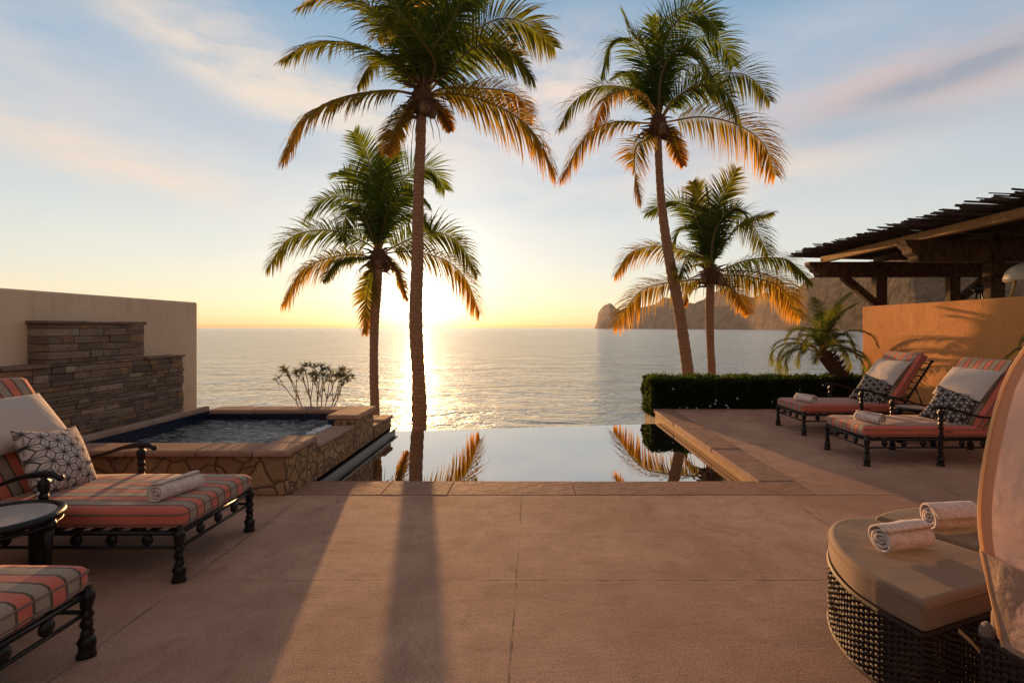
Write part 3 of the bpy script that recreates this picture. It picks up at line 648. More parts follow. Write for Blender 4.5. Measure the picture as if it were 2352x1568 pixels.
palm('short straight coconut palm behind the hedge, right of the leaning palm', 16.5,
    [(1632, 650), (1630, 720), (1632, 800), (1635, 870), (1638, 1160)], [(640, 18), (700, 19), (800, 17), (870, 19), (1160, 24)], (1632, 626),
    [([(1618, 549), (1585, 485), (1541, 462), (1484, 490)], .5, 'g', 1.0, .6), ([(1618, 531), (1600, 450), (1592, 418)], .6, 'm', .8, .4), ([(1643, 531), (1652, 469), (1669, 433), (1691, 388)], -.5, 'm', 1.1, .4),
     ([(1647, 585), (1687, 530), (1723, 506), (1776, 489)], .5, 'm', .4), ([(1661, 618), (1723, 596), (1796, 593), (1832, 614), (1866, 650)], -.4, 'm', .5), ([(1660, 632), (1723, 636), (1796, 662), (1838, 730)], .5, 'o', .8),
     ([(1600, 585), (1534, 568), (1487, 567), (1443, 585), (1412, 632)], .5, 'y', .8), ([(1610, 640), (1523, 651), (1469, 671), (1409, 748)], -.4, 'o', .8), ([(1628, 604), (1603, 587), (1574, 600), (1556, 640)], -1.8, 'm', .3),
     ([(1618, 640), (1581, 660), (1572, 702)], .7, 'o', .6, .6), ([(1650, 567), (1690, 500), (1730, 520), (1765, 585)], 1.0, 'm', .5), ([(1632, 540), (1630, 480), (1622, 430)], -.2, 'g', .9, .3), ([(1625, 550), (1590, 520), (1560, 530), (1540, 570)], 1.2, 'g', .4),
     ([(1640, 540), (1668, 490), (1700, 480), (1725, 520)], -1.2, 'g', .5), ([(1650, 640), (1690, 670), (1720, 720)], .9, 'o', .5, .6), ([(1655, 622), (1740, 625), (1800, 650), (1826, 690)], 1.4, 'o', .5)], seed=12, nuts=4)

# small date palm by the right wall
def date_palm(base, cr, scale, label, n=29, seed=4, tilt=0):
    random.seed(seed); root = empty('date_palm', base, label=label, category='palm tree')
    c_ = cr - base; mb = MB(); P = [Vector((0, 0, 0)).lerp(c_, s / 12) + Vector((.10 * math.sin(s / 12 * 3.1), 0, 0)) for s in range(13)]
    mb.tube(P, [.15 * scale * (1.05 - .35 * abs(s / 12 - .3)) for s in range(13)], 12)
    for k in range(210):
        s = random.random(); p = P[int(s * 11.99)]; a = k * 2.4; o_ = Vector((math.cos(a), math.sin(a), .55)).normalized(); r0 = .12 * scale
        mb.tube([p + o_ * r0 * .6, p + o_ * (r0 + .05 * scale), p + o_ * (r0 + .10 * scale) + Vector((0, 0, .045))], [.035 * scale, .026 * scale, .006], 5)
    mb.build('trunk', M['fibre'], root)
    for k in range(n):
        a = k * 2.399 + .4; e = R(random.uniform(15, 80)) if k > 4 else R(random.uniform(60, 88)); L = scale * random.uniform(1.05, 1.4)
        hd = Vector((math.cos(a), math.sin(a), 0)); pts = [c_ + base]; p = c_ + base; ang = e
        for j in range(5):
            p = p + (hd * math.cos(ang) + UP * math.sin(ang)) * L / 5; ang -= R(26) * (.7 + .3 * j) * (1.0 if e < 1.2 else .4); pts.append(p)
        frond(pts, root, base, random.uniform(-.2, .2), .25, (.045, .075, .016), (.13, .13, .03), npairs=66, lmax=.27 * scale, wid=.011, petiole=.22, fwd=.9)
    return root
dpb = W(1958, 905, 9.75); date_palm(Vector((dpb.x, 9.75, .0)), W(1888, 812, 9.75), .95, 'small feathery date palm with a shaggy leaning trunk by the ochre wall')
date_palm(Vector((5.95, 5.6, 0)), Vector((5.95, 5.6, 1.16)), .62, 'small date palm against the ochre wall, mostly hidden by the canopy', n=18, seed=8)

# hedge
random.seed(21)
hd = empty('clipped_hedge', (4.2, 9.8, 0), label='long clipped dark green hedge along the terrace edge beside the pool', category='hedge')
hx0, hx1, hy0, hy1, hz1 = -2.0, 2.15, -.36, .42, .53
mb = MB(); mb.box(hx0 + .06, hx1 - .04, hy0 + .04, hy1 - .04, -.1, hz1 - .05); mb.build('branches', M['hedge_core'], hd)
mb = MB(); rnd = random.random
for k in range(30000):
    f = rnd()
    if f < .46: p = Vector((hx0 + rnd() * (hx1 - hx0), hy0 + rnd() * .05, rnd() * hz1)); nrm = Vector((0, -1, 0))
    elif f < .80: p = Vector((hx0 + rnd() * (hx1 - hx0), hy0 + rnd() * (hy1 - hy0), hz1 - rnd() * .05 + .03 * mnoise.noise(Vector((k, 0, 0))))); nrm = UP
    elif f < .93: p = Vector((hx0 + rnd() * .06, hy0 + rnd() * (hy1 - hy0), -.14 + rnd() * (hz1 + .14))); nrm = Vector((-1, 0, 0))
    else: p = Vector((hx0 + rnd() * (hx1 - hx0), hy1 - rnd() * .05, -.3 + rnd() * (hz1 + .3))); nrm = Vector((0, 1, 0))
    u = mnoise.noise(p * 4); p = p + nrm * (u * .05 + rnd() * rnd() * .05)
    d_ = (nrm * .7 + Vector((rnd() - .5, rnd() - .5, rnd() - .3)) * 1.6).normalized(); sd = d_.cross(Vector((rnd() - .5, rnd() - .5, rnd() - .5))).normalized(); L = .026 + rnd() * .032; w_ = L * .32
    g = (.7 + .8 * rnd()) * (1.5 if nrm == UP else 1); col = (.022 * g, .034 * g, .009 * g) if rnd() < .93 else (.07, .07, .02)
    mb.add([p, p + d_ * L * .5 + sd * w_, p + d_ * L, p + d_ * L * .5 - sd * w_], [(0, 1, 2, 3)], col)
for k in range(70):      # stray shoots above the clipped top
    p = Vector((hx0 + rnd() * (hx1 - hx0), hy0 + rnd() * (hy1 - hy0), hz1)); h_ = .03 + rnd() ** 2 * .09; ax_ = Vector((rnd() - .5, rnd() - .5, 2.5)).normalized()
    for q in range(7):
        b_ = p + ax_ * h_ * q / 6; v = Vector((rnd() - .5, rnd() - .5, .5 * rnd() + .1)).normalized(); sd = v.cross(UP).normalized() * .010
        mb.add([b_, b_ + v * .02 + sd, b_ + v * .042, b_ + v * .02 - sd], [(0, 1, 2, 3)], (.035, .055, .014))
mb.build('foliage', M['leaf'], hd)
mb = MB()
for (x, z) in [(-1.63, .37), (-1.5, .02), (-1.38, .025), (-.95, .06), (-.86, .1), (-.84, .16), (-.65, .07), (-.45, .2), (-.62, .02), (-1.2, .015), (.2, .14), (.7, .35), (.95, .12), (1.05, .06), (.85, .2)]:
    for a in range(5): mb.ball((x + .012 * math.cos(a * 1.256), hy0 - .03, z + .012 * math.sin(a * 1.256)), .009, 6, 4)
mb.build('blossom', M['foam'], hd, smooth=True)

# bare shrub behind the spa
random.seed(31)
sb = W(728, 930, 7.5); sh = empty('spiky_shrub', (sb.x, 7.5, .1), label='thin branching shrub with spiky leaf tufts behind the spa coping', category='shrub')
stems = MB(); lv = MB(); lv.cur = (.05, .05, .02)
def tuft(p, d_, n=8, L=.12):
    for k in range(n):
        v = (d_ + Vector((random.gauss(0, .9), random.gauss(0, .9), random.gauss(0, .7)))).normalized(); s_ = v.cross(Vector((.3, .8, .2))).normalized() * .006
        e = p + v * L * random.uniform(.6, 1.1) - Vector((0, 0, .015)); s_ = s_ * .55; lv.add([p + s_, p - s_, p + v * L * .5 - s_ * 1.3, e, p + v * L * .5 + s_ * 1.3], [(0, 1, 2, 3, 4)], jit((.06, .06, .022), .3))
def branch(p, d_, L, r, n):
    q = p + d_ * L * .5 + Vector((random.gauss(0, .01), random.gauss(0, .01), 0)); e = q + (d_ + UP * .15).normalized() * L * .5
    stems.tube([p, q, e], [r, r * .85, r * .7], 6); 
    if random.random() < .6: tuft(q, d_, 5, .07)
    if n == 0: tuft(e, d_, 13, .12); return
    for k in range(random.choice((2, 2, 3))):
        nd = (d_ + Vector((random.gauss(0, .26), random.gauss(0, .38), random.uniform(-.1, .35)))).normalized(); branch(e, nd, L * random.uniform(.62, .85), r * .7, n - 1)
for k in range(9):
    a = (k - 4) / 4; branch(Vector((a * .12, random.uniform(-.1, .1), 0)), Vector((a * .62 + random.gauss(0, .08), random.gauss(0, .22), 1.15)).normalized(), .34 + .03 * abs(a), .011, 2)
stems.build('stems', M['bark'], sh, smooth=True); lv.build('leaves', M['leaf'], sh)

# ------------------------------------------------------------------ pergola
random.seed(41)
pg = empty('pergola', (8, 9.5, 0), label='dark timber pergola with twig roof rising beyond the ochre wall', category='pergola')
def at0(o): o.location = -pg.location; return o
def corbel_beam(x0, x1, y0, y1, z0, z1):
    h = z1 - z0; pr = [(x0, z1), (x0 + .03, z1 - h * .28), (x0 + .10, z1 - h * .42), (x0 + .12, z1 - h * .62), (x0 + .20, z1 - h * .74), (x0 + .23, z0), (x1, z0), (x1, z1)]
    mb = MB(); n = len(pr); mb.add([(x, y0, z) for x, z in pr] + [(x, y1, z) for x, z in pr], [tuple(range(n)), tuple(range(n, 2 * n))[::-1]] + [(i, (i + n), (i + 1) % n + n, (i + 1) % n) for i in range(n)])
    return mb
at0(corbel_beam(5.98, 13.5, 11.1, 11.32, 2.60, 2.925).build('beam', M['timber'], pg, bevel=.008))
at0(corbel_beam(6.18, 13.5, 8.5, 8.74, 2.60, 2.96).build('beam', M['timber'], pg, bevel=.008))
at0(corbel_beam(6.18, 13.5, 5.7, 5.94, 2.60, 2.96).build('beam', M['timber'], pg, bevel=.008))
for (x, y, w_) in ((7.47, 11.14, .24), (9.08, 11.14, .22), (7.62, 8.52, .24), (11.4, 11.14, .22), (11, 8.52, .24), (7.6, 5.72, .24)):
    mb = MB(); mb.box(x, x + w_, y, y + w_ * .75, -.05, 2.598); at0(mb.build('post', M['timber'], pg, bevel=.012))
for a, b in (((6.78, 11.22, 2.62), (7.50, 11.22, 2.02)), ((9.95, 11.22, 2.62), (9.25, 11.22, 2.05)), ((6.95, 8.62, 2.62), (7.66, 8.62, 1.95))):
    mb = MB(); mb.bar(a, b, .14, .15) if a[1] > 9 else None
    if mb.v: at0(mb.build('brace', M['timber'], pg, bevel=.01))
for x, m_ in ((6.5, 'sunlit_purlin_stem'), (7.7, 'timber'), (8.9, 'timber'), (10.1, 'timber'), (11.3, 'timber')):
    mb = MB(); mb.box(x, x + .14, 4.6, 11.6, 2.97, 3.10); at0(mb.build('purlin', M[m_], pg, bevel=.008))
mb = MB(); y = 4.4
while y < 11.9:
    x0 = 6.05 + random.gauss(0, .10); sk = random.gauss(.10, .05); r = random.uniform(.012, .022); z = 3.12 + random.uniform(0, .06)
    pts = [(x0 + k * 1.4, y + sk * -k * -1 + random.gauss(0, .01), z + random.gauss(0, .012) + (.06 if k == 0 else 0) * random.uniform(.2, 1)) for k in range(5)]
    mb.tube(pts, [r * .7, r, r, r, r], 5); y += random.uniform(.008, .024)
at0(mb.build('twig_roof', M['twig'], pg))

# things seen beyond the ochre wall
ln = empty('patio_lamp', (8.05, 8.2, 1.9), label='white dome lamp on a copper stem at the right edge above the wall', category='lamp')
q = W(2352, 640, 7.9); ln.location = (q.x, 7.9, 1.0)
mb = MB(); mb.lathe([(.24, 1.22), (.25, 1.26), (.22, 1.36), (.15, 1.44), (.05, 1.49), (.01, 1.5)], 24); mb.build('lamp_shade', M['white'], ln, smooth=True)
mb = MB(); mb.tube([(-.26, 0, .0), (-.24, 0, .86), (-.17, 0, 1.06), (-.12, 0, 1.24)], .02, 8); mb.tube([(-.24, 0, .86), (-.16, 0, .9), (-.2, 0, .82)], .03, 6); mb.build('stem', M['sunlit_purlin_stem'], ln, smooth=True)
q = W(2248, 664, 8.3); lt = empty('iron_lantern', (q.x, 8.3, q.z), label='round dark iron lantern on thin legs seen above the ochre wall', category='lantern')
mb = MB(); mb.ball((0, 0, 0), .075, 12, 8, (1.15, 1, 1)); mb.build('lantern_body', M['iron'], lt, smooth=True)
mb = MB()
for dx_ in (-.05, .03, .08): mb.tube([(dx_ * .6, 0, -.05), (dx_, 0, -.2), (dx_ * 1.6, 0, -.75)], .012, 6)
mb.tube([(-.07, 0, .03), (-.12, 0, .0)], .02, 6); mb.build('stand', M['iron'], lt, smooth=True)

# ------------------------------------------------------------------ loungers  (local: foot at x=0, head towards -x)
HW = .375
def leg_prof(top):
    pr = [(.036, 0), (.038, .012), (.030, .03), (.033, .055), (.036, .075), (.026, .09)]
    z = .095; k = 0
    while z < top - .06: pr.append((.0195 + .0065 * (.5 + .5 * math.sin(k * 1.15)), z)); z += .008; k += 1
    pr += [(.026, top - .055), (.030, top - .03), (.030, top - .008), (.014, top + .004), (.018, top + .014), (.010, top + .026)]
    return pr
def pillow_mesh(a, b, T, pattern=None, lw=.0045, n=56, pinch=.07, col=(1, 1, 1)):
    mb = MB()
    for side in (1, -1):
        for i in range(n + 1):
            for j in range(n + 1):
                u = -1 + 2 * i / n; v = -1 + 2 * j / n
                x = a * u * (1 - pinch * (1 - v * v)); y = b * v * (1 - pinch * (1 - u * u))
                h = T * max(0, (1 - abs(u) ** 2.4) * (1 - abs(v) ** 2.4)) ** .5
                w_ = mnoise.noise(Vector((x * 7, y * 7, side))) * .006 * min(1, h / T * 2)
                c_ = col
                if pattern:
                    s_ = .088; px_, py_ = x + .03, y * 1.0 + .02
                    # triangular lattice coordinates
                    r_ = py_ / (s_ * .8660254); q_ = px_ / s_ - r_ / 2; fq, fr = q_ - math.floor(q_), r_ - math.floor(r_)
                    if fq + fr > 1: fq, fr = 1 - fq, 1 - fr
                    l1, l2, l3 = fq, fr, 1 - fq - fr            # barycentric
                    de = min(l1, l2, l3) * s_ * .866
                    dc = min(abs(l1 - l2) if l3 > min(l1, l2) - 1e-9 and l3 >= 0 and l3 < 2 else 9, abs(l2 - l3), abs(l1 - l3))
                    ls = sorted((l1, l2, l3)); dm = (ls[1] - ls[0]) * s_ * .5
                    bl = max(0, 1 - (1 - ls[2]) * s_ / .012)
                    k_ = max(0, min(1, (lw - de) / .0022)) * .75; k_ = max(k_, max(0, min(1, (lw * 1.35 - dm) / .0025)), min(1, bl))
                    dark = (.035, .03, .026); c_ = tuple(col[z] + (dark[z] - col[z]) * k_ for z in range(3))
                mb.v.append((x, y, side * h + w_)); mb.c.append(c_)
    N = n + 1
    for s_, side in enumerate((1, -1)):
        o_ = s_ * N * N
        for i in range(n):
            for j in range(n):
                q = (o_ + i * N + j, o_ + (i + 1) * N + j, o_ + (i + 1) * N + j + 1, o_ + i * N + j + 1); mb.f.append(q if side > 0 else q[::-1])
    return mb
def piping(mb, x0, x1, y0, y1, z, r=.006, rad=.03):
    pts = []
    for cx_, cy_, a0 in ((x1 - rad, y1 - rad, 0), (x0 + rad, y1 - rad, 90), (x0 + rad, y0 + rad, 180), (x1 - rad, y0 + rad, 270)):
        for k in range(5): a = R(a0 + k * 22.5); pts.append((cx_ + rad * math.cos(a), cy_ + rad * math.sin(a), z))
    pts.append(pts[0]); mb.tube(pts, r, 6, cap=False)
def cushion(x0, x1, y0, y1, z0, z1, r, dome=.014, nx=34, ny=22, nz=6, seed=0):
    mb = MB(); idx = {}
    def vert(i, j, k):
        key = (i, j, k)
        if key in idx: return idx[key]
        p = Vector((x0 + (x1 - x0) * i / nx, y0 + (y1 - y0) * j / ny, z0 + (z1 - z0) * k / nz))
        c = Vector((min(max(p.x, x0 + r), x1 - r), min(max(p.y, y0 + r), y1 - r), min(max(p.z, z0 + r), z1 - r)))
        d = p - c
        if d.length > 1e-6: p = c + d.normalized() * r
        u = 2 * (p.x - x0) / (x1 - x0) - 1; v = 2 * (p.y - y0) / (y1 - y0) - 1; w = 2 * (p.z - z0) / (z1 - z0) - 1
        p.z += dome * max(0, w) * (1 - u ** 4) * (1 - v ** 4) + .006 * max(0, w) * mnoise.noise(Vector((p.x * 5, p.y * 6, seed)))
        p.x += (.008 * mnoise.noise(Vector((p.y * 7, p.z * 9, seed + 3))) + .004 * math.cos(v * 1.3)) * abs(u) ** 6 * (1 if u > 0 else -1)
        p.y += .007 * mnoise.noise(Vector((p.x * 5, p.z * 9, seed + 5))) * abs(v) ** 6
        idx[key] = len(mb.v); mb.v.append(tuple(p)); mb.c.append((1, 1, 1)); return idx[key]
    for i in range(nx):
        for j in range(ny):
            mb.f.append((vert(i, j, nz), vert(i + 1, j, nz), vert(i + 1, j + 1, nz), vert(i, j + 1, nz))); mb.f.append((vert(i, j, 0), vert(i, j + 1, 0), vert(i + 1, j + 1, 0), vert(i + 1, j, 0)))
    for k in range(nz):
        for i in range(nx):
            mb.f.append((vert(i, 0, k), vert(i + 1, 0, k), vert(i + 1, 0, k + 1), vert(i, 0, k + 1))); mb.f.append((vert(i, ny, k), vert(i, ny, k + 1), vert(i + 1, ny, k + 1), vert(i + 1, ny, k)))
        for j in range(ny):
            mb.f.append((vert(0, j, k), vert(0, j, k + 1), vert(0, j + 1, k + 1), vert(0, j + 1, k))); mb.f.append((vert(nx, j, k), vert(nx, j + 1, k), vert(nx, j + 1, k + 1), vert(nx, j, k + 1)))
    return mb
BA = R(57)     # backrest angle
def make_lounger():
    root = empty('sun_lounger')
    for (x, y, top) in ((-.02, -HW, .30), (-.02, HW, .30), (-.82, -HW, .60), (-.82, HW, .60), (-1.78, -HW, .30), (-1.78, HW, .30)):
        mb = MB(); mb.lathe(leg_prof(top), 14, (x, y, 0), lobes=3, amp=.10, twist=90); mb.build('leg', M['iron'], root, smooth=True)
    mb = MB()
    for y in (-HW, HW):
        for z, r in ((.285, .015), (.20, .010)): mb.tube([(-.02, y, z), (-1.78, y, z)], r, 8)
    for x in (-.02, -1.78):
        for z, r in ((.285, .015), (.20, .010)): mb.tube([(x, -HW, z), (x, HW, z)], r, 8)
    mb.tube([(-1.33, -HW, .285), (-1.33, HW, .285)], .013, 8); mb.build('frame', M['iron'], root, smooth=True)
    mb = MB()
    for k in range(11): mb.box(-.10 - k * .115, -.06 - k * .115, -HW + .01, HW - .01, .282, .298)
    mb.build('seat_slats', M['iron'], root)
    for (x, y, ax) in [(-.21, s, 0) for s in (-HW, HW)] + [(-.42, s, 0) for s in (-HW, HW)] + [(-.63, s, 0) for s in (-HW, HW)] + [(-1.05, s, 0) for s in (-HW, HW)] + [(-1.28, s, 0) for s in (-HW, HW)] + [(-1.52, s, 0) for s in (-HW, HW)] + [(-.02, v, 1) for v in (-.18, 0, .18)]:
        mb = MB(); mb.ball((x, y, .243), .034, 12, 8, (1, .6, 1) if ax == 0 else (.6, 1, 1)); mb.build('rail_rosette', M['iron'], root, smooth=True)
    for y in (-HW, HW):
        mb = MB(); pts = catmull([Vector(p) for p in ((-.73, y, .615), (-.80, y, .635), (-.95, y, .615), (-1.12, y, .56), (-1.32, y, .525), (-1.50, y, .54))], 24)
        mb.tube(pts, [.012 + .010 * math.exp(-((i - 5) / 4) ** 2) for i in range(25)], 8); mb.ball((-.725, y, .612), .02); mb.build('armrest', M['iron'], root, smooth=True)
    # reclining back
    bx = empty('backrest', (-1.33, 0, .30)); bx.parent = root; bx.rotation_euler = (0, 0, 0)
    dv = Vector((-math.cos(BA), 0, math.sin(BA)))
    bpy.data.objects.remove(bx)
    mb = MB(); hp = Vector((-1.33, 0, .295))
    for y in (-HW + .01, HW - .01):
        a = hp + Vector((0, y, 0)); mb.tube([a, a + dv * .86], .015, 8); mb.ball(a + dv * .875, .024); mb.tube([a + dv * .45, Vector((-1.76, y, .20))], .010, 6)
    for k in range(8): a = hp + dv * (.1 + k * .105); mb.tube([a + Vector((0, -HW, 0)), a + Vector((0, HW, 0))], .009, 6)
    mb.build('backrest_frame', M['iron'], root, smooth=True)
    mb = cushion(-1.36, .0, -HW - .005, HW + .005, .305, .425, .04); c = mb.build('seat_cushion', M['stripe'], root, smooth=True)
    mb = MB()
    for z in (.337, .393): piping(mb, -1.359, .0, -HW - .004, HW + .004, z, .0045)
    mb.build('piping', M['piping'], c, smooth=True)
    mb = cushion(0, .86, -HW - .002, HW + .002, .02, .135, .04, seed=9); c = mb.build('back_cushion', M['stripe'], root, smooth=True)
    c.location = hp + Vector((.085, 0, .10)); c.rotation_euler = (0, BA + math.pi, 0)
    c.matrix_local = Matrix.Translation(hp + Vector((.02, 0, .06))) @ Matrix((( dv.x, 0, math.sin(BA), 0), (0, 1, 0, 0), (dv.z, 0, math.cos(BA), 0), (0, 0, 0, 1)))
    mb = MB()
    for z in (.052, .104): piping(mb, -.002, .862, -HW - .006, HW + .006, z)
    mb.build('piping', M['piping'], c, smooth=True)
    return root
back_n = Vector((math.sin(BA), 0, math.cos(BA))); back_d = Vector((-math.cos(BA), 0, math.sin(BA)))
def basis(nrm, along, at):          # pillow normal, pillow x-axis
    n_ = nrm.normalized(); a_ = (along - n_ * along.dot(n_)).normalized(); b_ = n_.cross(a_)
    return Matrix.Translation(at) @ Matrix(((a_.x, b_.x, n_.x, 0), (a_.y, b_.y, n_.y, 0), (a_.z, b_.z, n_.z, 0), (0, 0, 0, 1)))
plain_me = pillow_mesh(.21, .34, .075, n=30, pinch=.04).mesh('pillow', M['cream'], True)
patt_l = pillow_mesh(.235, .235, .11, True, .0035, 130, .13, (.62, .50, .44)).mesh('throw_pillow', M['pattern'], True)
patt_d = pillow_mesh(.23, .23, .10, True, .0072, 110, .14, (.66, .56, .52)).mesh('throw_pillow', M['pattern'], True)
def towel_mesh(L, r, seed):
    random.seed(seed); mb = MB(); turns = 3.3; n = 90; th = .0085
    prof_ = []
    for k in range(n + 1):
        a = k / n * turns * 2 * math.pi; rr = r * (.12 + .88 * k / n) ; prof_.append((rr * math.cos(a) * 1.06, rr * math.sin(a) * .90, a, rr))
    nl = 14
    for j in range(nl + 1):
        x = -L / 2 + L * j / nl
        for side in (0, 1):
            for (yy, zz, a, rr) in prof_:
                k_ = 1 - (th * 1.35 / max(rr, th)) * side if rr > th * 1.4 else (.5 if side else 1)
                w_ = mnoise.noise(Vector((x * 14, yy * 20, zz * 20 + seed))) * .0022; e = (.006 * math.sin(a * 1.3 + seed)) if j in (0, nl) else 0
                mb.v.append((x + e, yy * k_ + w_, zz * k_ + w_)); mb.c.append((1, 1, 1))
    m_ = n + 1
    for j in range(nl):
        for s_ in (0, 1):
            for k in range(n):
                a0 = (j * 2 + s_) * m_ + k; b0 = ((j + 1) * 2 + s_) * m_ + k; mb.f.append((a0, a0 + 1, b0 + 1, b0) if s_ == 0 else (a0, b0, b0 + 1, a0 + 1))
        a0 = (j * 2) * m_ + n; b0 = ((j + 1) * 2) * m_ + n; mb.f.append((a0, a0 + m_, b0 + m_, b0))
    for j, fl in ((0, 0), (nl, 1)):
        for k in range(n):
            a0 = j * 2 * m_ + k; q = (a0, a0 + m_, a0 + m_ + 1, a0 + 1); mb.f.append(q)
    return mb.mesh('rolled_towel', M['towel'], True)
tw_me = [towel_mesh(.30, .068, s) for s in (1, 2)]
tw_big = [towel_mesh(.265, .073, s) for s in (3, 4)]
def thing(name, me, mtx, **k):
    o = bpy.data.objects.new(name, me); C.objects.link(o); o.matrix_world = mtx
    for a, v in k.items(): o[a] = v
    return o
L0 = make_lounger()
spots = [  # foot x, centre y, rotation, label, pillows?, towel
    (-2.075, 3.405, 0, 'striped sun lounger on the left in front of the spa wall', True, (-.205, -.13, 77), patt_l),
    (-2.02, 1.965, 0, 'striped sun lounger in the bottom left corner, cut off by the frame', False, None, None),
    (3.60, 5.93, 180, 'nearer striped sun lounger on the right, partly behind the canopy', True, (-.19, .15, 108), patt_d),
    (3.74, 7.49, 180, 'farther striped sun lounger on the right, in front of the hedge', True, (-.16, .15, 108), patt_d)]
for i, (x, y, rz, lab, pil, tow, pm) in enumerate(spots):
    o = L0 if i == 0 else copy_tree(L0)
    o.location = (x, y, 0); o.rotation_euler = (0, 0, R(rz)); o['label'] = lab; o['category'] = 'sun lounger'; o['group'] = 'striped sun loungers on the patio'
    Wm = Matrix.Translation((x, y, 0)) @ Matrix.Rotation(R(rz), 4, 'Z')
    where = ('left lounger by the spa', '', 'nearer right lounger', 'farther right lounger')[i]
    if pil:
        sg = 1 if rz == 0 else -1
        at = Vector((-1.33, 0, .36)) + back_d * .46 + back_n * .205 + Vector((0, .0, 0))
        thing('pillow', plain_me, Wm @ basis(back_n + Vector((.0, 0, .12)), back_d, at), label='plain cream pillow against the back of the %s' % where, category='pillow', group='plain cream pillows on the loungers')
        at = Vector((-1.06, .13 * sg, .625)) + Vector((0, .0, 0)); nr = Vector((1, .08, .50)) if i == 0 else Vector((.70, .55, .62))
        at = Vector((-1.11, .02, .615)) if i == 0 else Vector((-1.15, .10, .59))
        thing('throw_pillow', pm, Wm @ basis(nr, Vector((-.3, .12, 1)), at), label='patterned black and white pillow on the %s' % where, category='pillow', group='patterned throw pillows on the loungers')
    if tow:
        tx, ty, ta = tow; thing('rolled_towel', tw_me[i % 2], Wm @ Matrix.Translation((tx, ty, .487)) @ Matrix.Rotation(R(ta), 4, 'Z'), label='rolled towel on the foot of the %s' % where, category='towel', group='rolled towels')

# side tables
def side_table(x, y, z, r, label):
    root = empty('side_table', (x, y, 0), label=label, category='side table', group='round iron side tables')
    mb = MB(); mb.lathe([(r * .9, z - .012), (r * .92, z - .002), (r * .90, z + .004), (.01, z + .005)], 48); mb.build('table_top', M['tabletop'], root, smooth=False)
    mb = MB()
    for k in range(49): pass
    pts = [(r * .965 * math.cos(2 * math.pi * k / 48), r * .965 * math.sin(2 * math.pi * k / 48), z - .004) for k in range(49)]
    mb.tube(pts, .022, 8, cap=False); mb.tube([(p[0], p[1], z - .045) for p in pts], .008, 6, cap=False); mb.build('rim', M['iron'], root, smooth=True)
    for k in range(4):
        a = R(8 + 90 * k); c_, s_ = math.cos(a), math.sin(a); mb = MB()
        mb.tube([(c_ * r * .92, s_ * r * .92, z - .02), (c_ * r * .86, s_ * r * .86, z * .6), (c_ * r * .86, s_ * r * .86, z * .25), (c_ * r * .95, s_ * r * .95, .0)], [.028, .024, .024, .034], 10)
        mb.ball((c_ * r * .93, s_ * r * .93, z - .05), .034); mb.build('leg', M['iron'], root, smooth=True)
    mb = MB()
    for k in range(4):
        a = R(8 + 90 * k); c_, s_ = math.cos(a), math.sin(a); mb.tube([(c_ * r * .88, s_ * r * .88, z * .22), (c_ * r * .45, s_ * r * .45, z * .12), (0, 0, z * .17)], .012, 8)
    mb.build('stretcher', M['iron'], root, smooth=True)
side_table(-2.845, 2.73, .485, .255, 'round iron side table between the two left loungers')
side_table(5.02, 6.72, .45, .27, 'round iron side table between the two right loungers')

# ------------------------------------------------------------------ wicker daybed
random.seed(51)
def wicker(outline, z0, z1, closed=True, ds=.009, dz_=.0125):
    P, L = resample([Vector((x, y, 0)) for x, y in outline], int(sum((Vector(a) - Vector(b)).length for a, b in zip(outline, outline[1:])) / ds))
    n = len(P); mb = MB(); nr = []
    for i in range(n):
        d_ = (P[min(n - 1, i + 1)] - P[max(0, i - 1)]).normalized(); nr.append(Vector((d_.y, -d_.x, 0)))
    rows = int((z1 - z0) / dz_)
    for r_ in range(rows):
        z = z0 + dz_ * (r_ + .5); ph = r_ % 2 * math.pi
        pts = [P[i] + nr[i] * .006 * math.sin(i * ds / .027 * math.pi + ph) + Vector((0, 0, z + random.gauss(0, .0008))) for i in range(n)]
        mb.tube(pts, .0056, 4, cap=False)
    k = 0; st = 3
    for i in range(st // 2, n, st): mb.tube([P[i] + Vector((0, 0, z0)), P[i] + Vector((0, 0, z1))], .0055, 5)
    mb.tube([p + Vector((0, 0, z1)) for p in P], .013, 6, cap=False); mb.tube([p + Vector((0, 0, z0 + .01)) for p in P], .012, 6, cap=False)
    return mb
def prism(mb, outline, z0, z1):
    n = len(outline); mb.add([(x, y, z0) for x, y in outline] + [(x, y, z1) for x, y in outline], [tuple(range(n))[::-1], tuple(range(n, 2 * n))] + [(i, (i + 1) % n, (i + 1) % n + n, i + n) for i in range(n)]); return mb
def smooth_line(pts, n): return [(p.x, p.y) for p in catmull([Vector((x, y, 0)) for x, y in pts], n)]
w1 = smooth_line([(1.87, 2.85), (1.73, 2.84), (1.58, 2.73), (1.47, 2.52), (1.425, 2.30), (1.44, 2.13)], 28) + [(1.495, 1.955), (1.98, 2.14), (2.19, 2.22)]
w2 = smooth_line([(2.72, 2.90), (2.55, 2.98), (2.32, 3.02), (2.08, 2.97), (1.90, 2.87)], 20) + [(2.215, 2.26), (2.60, 2.20)]
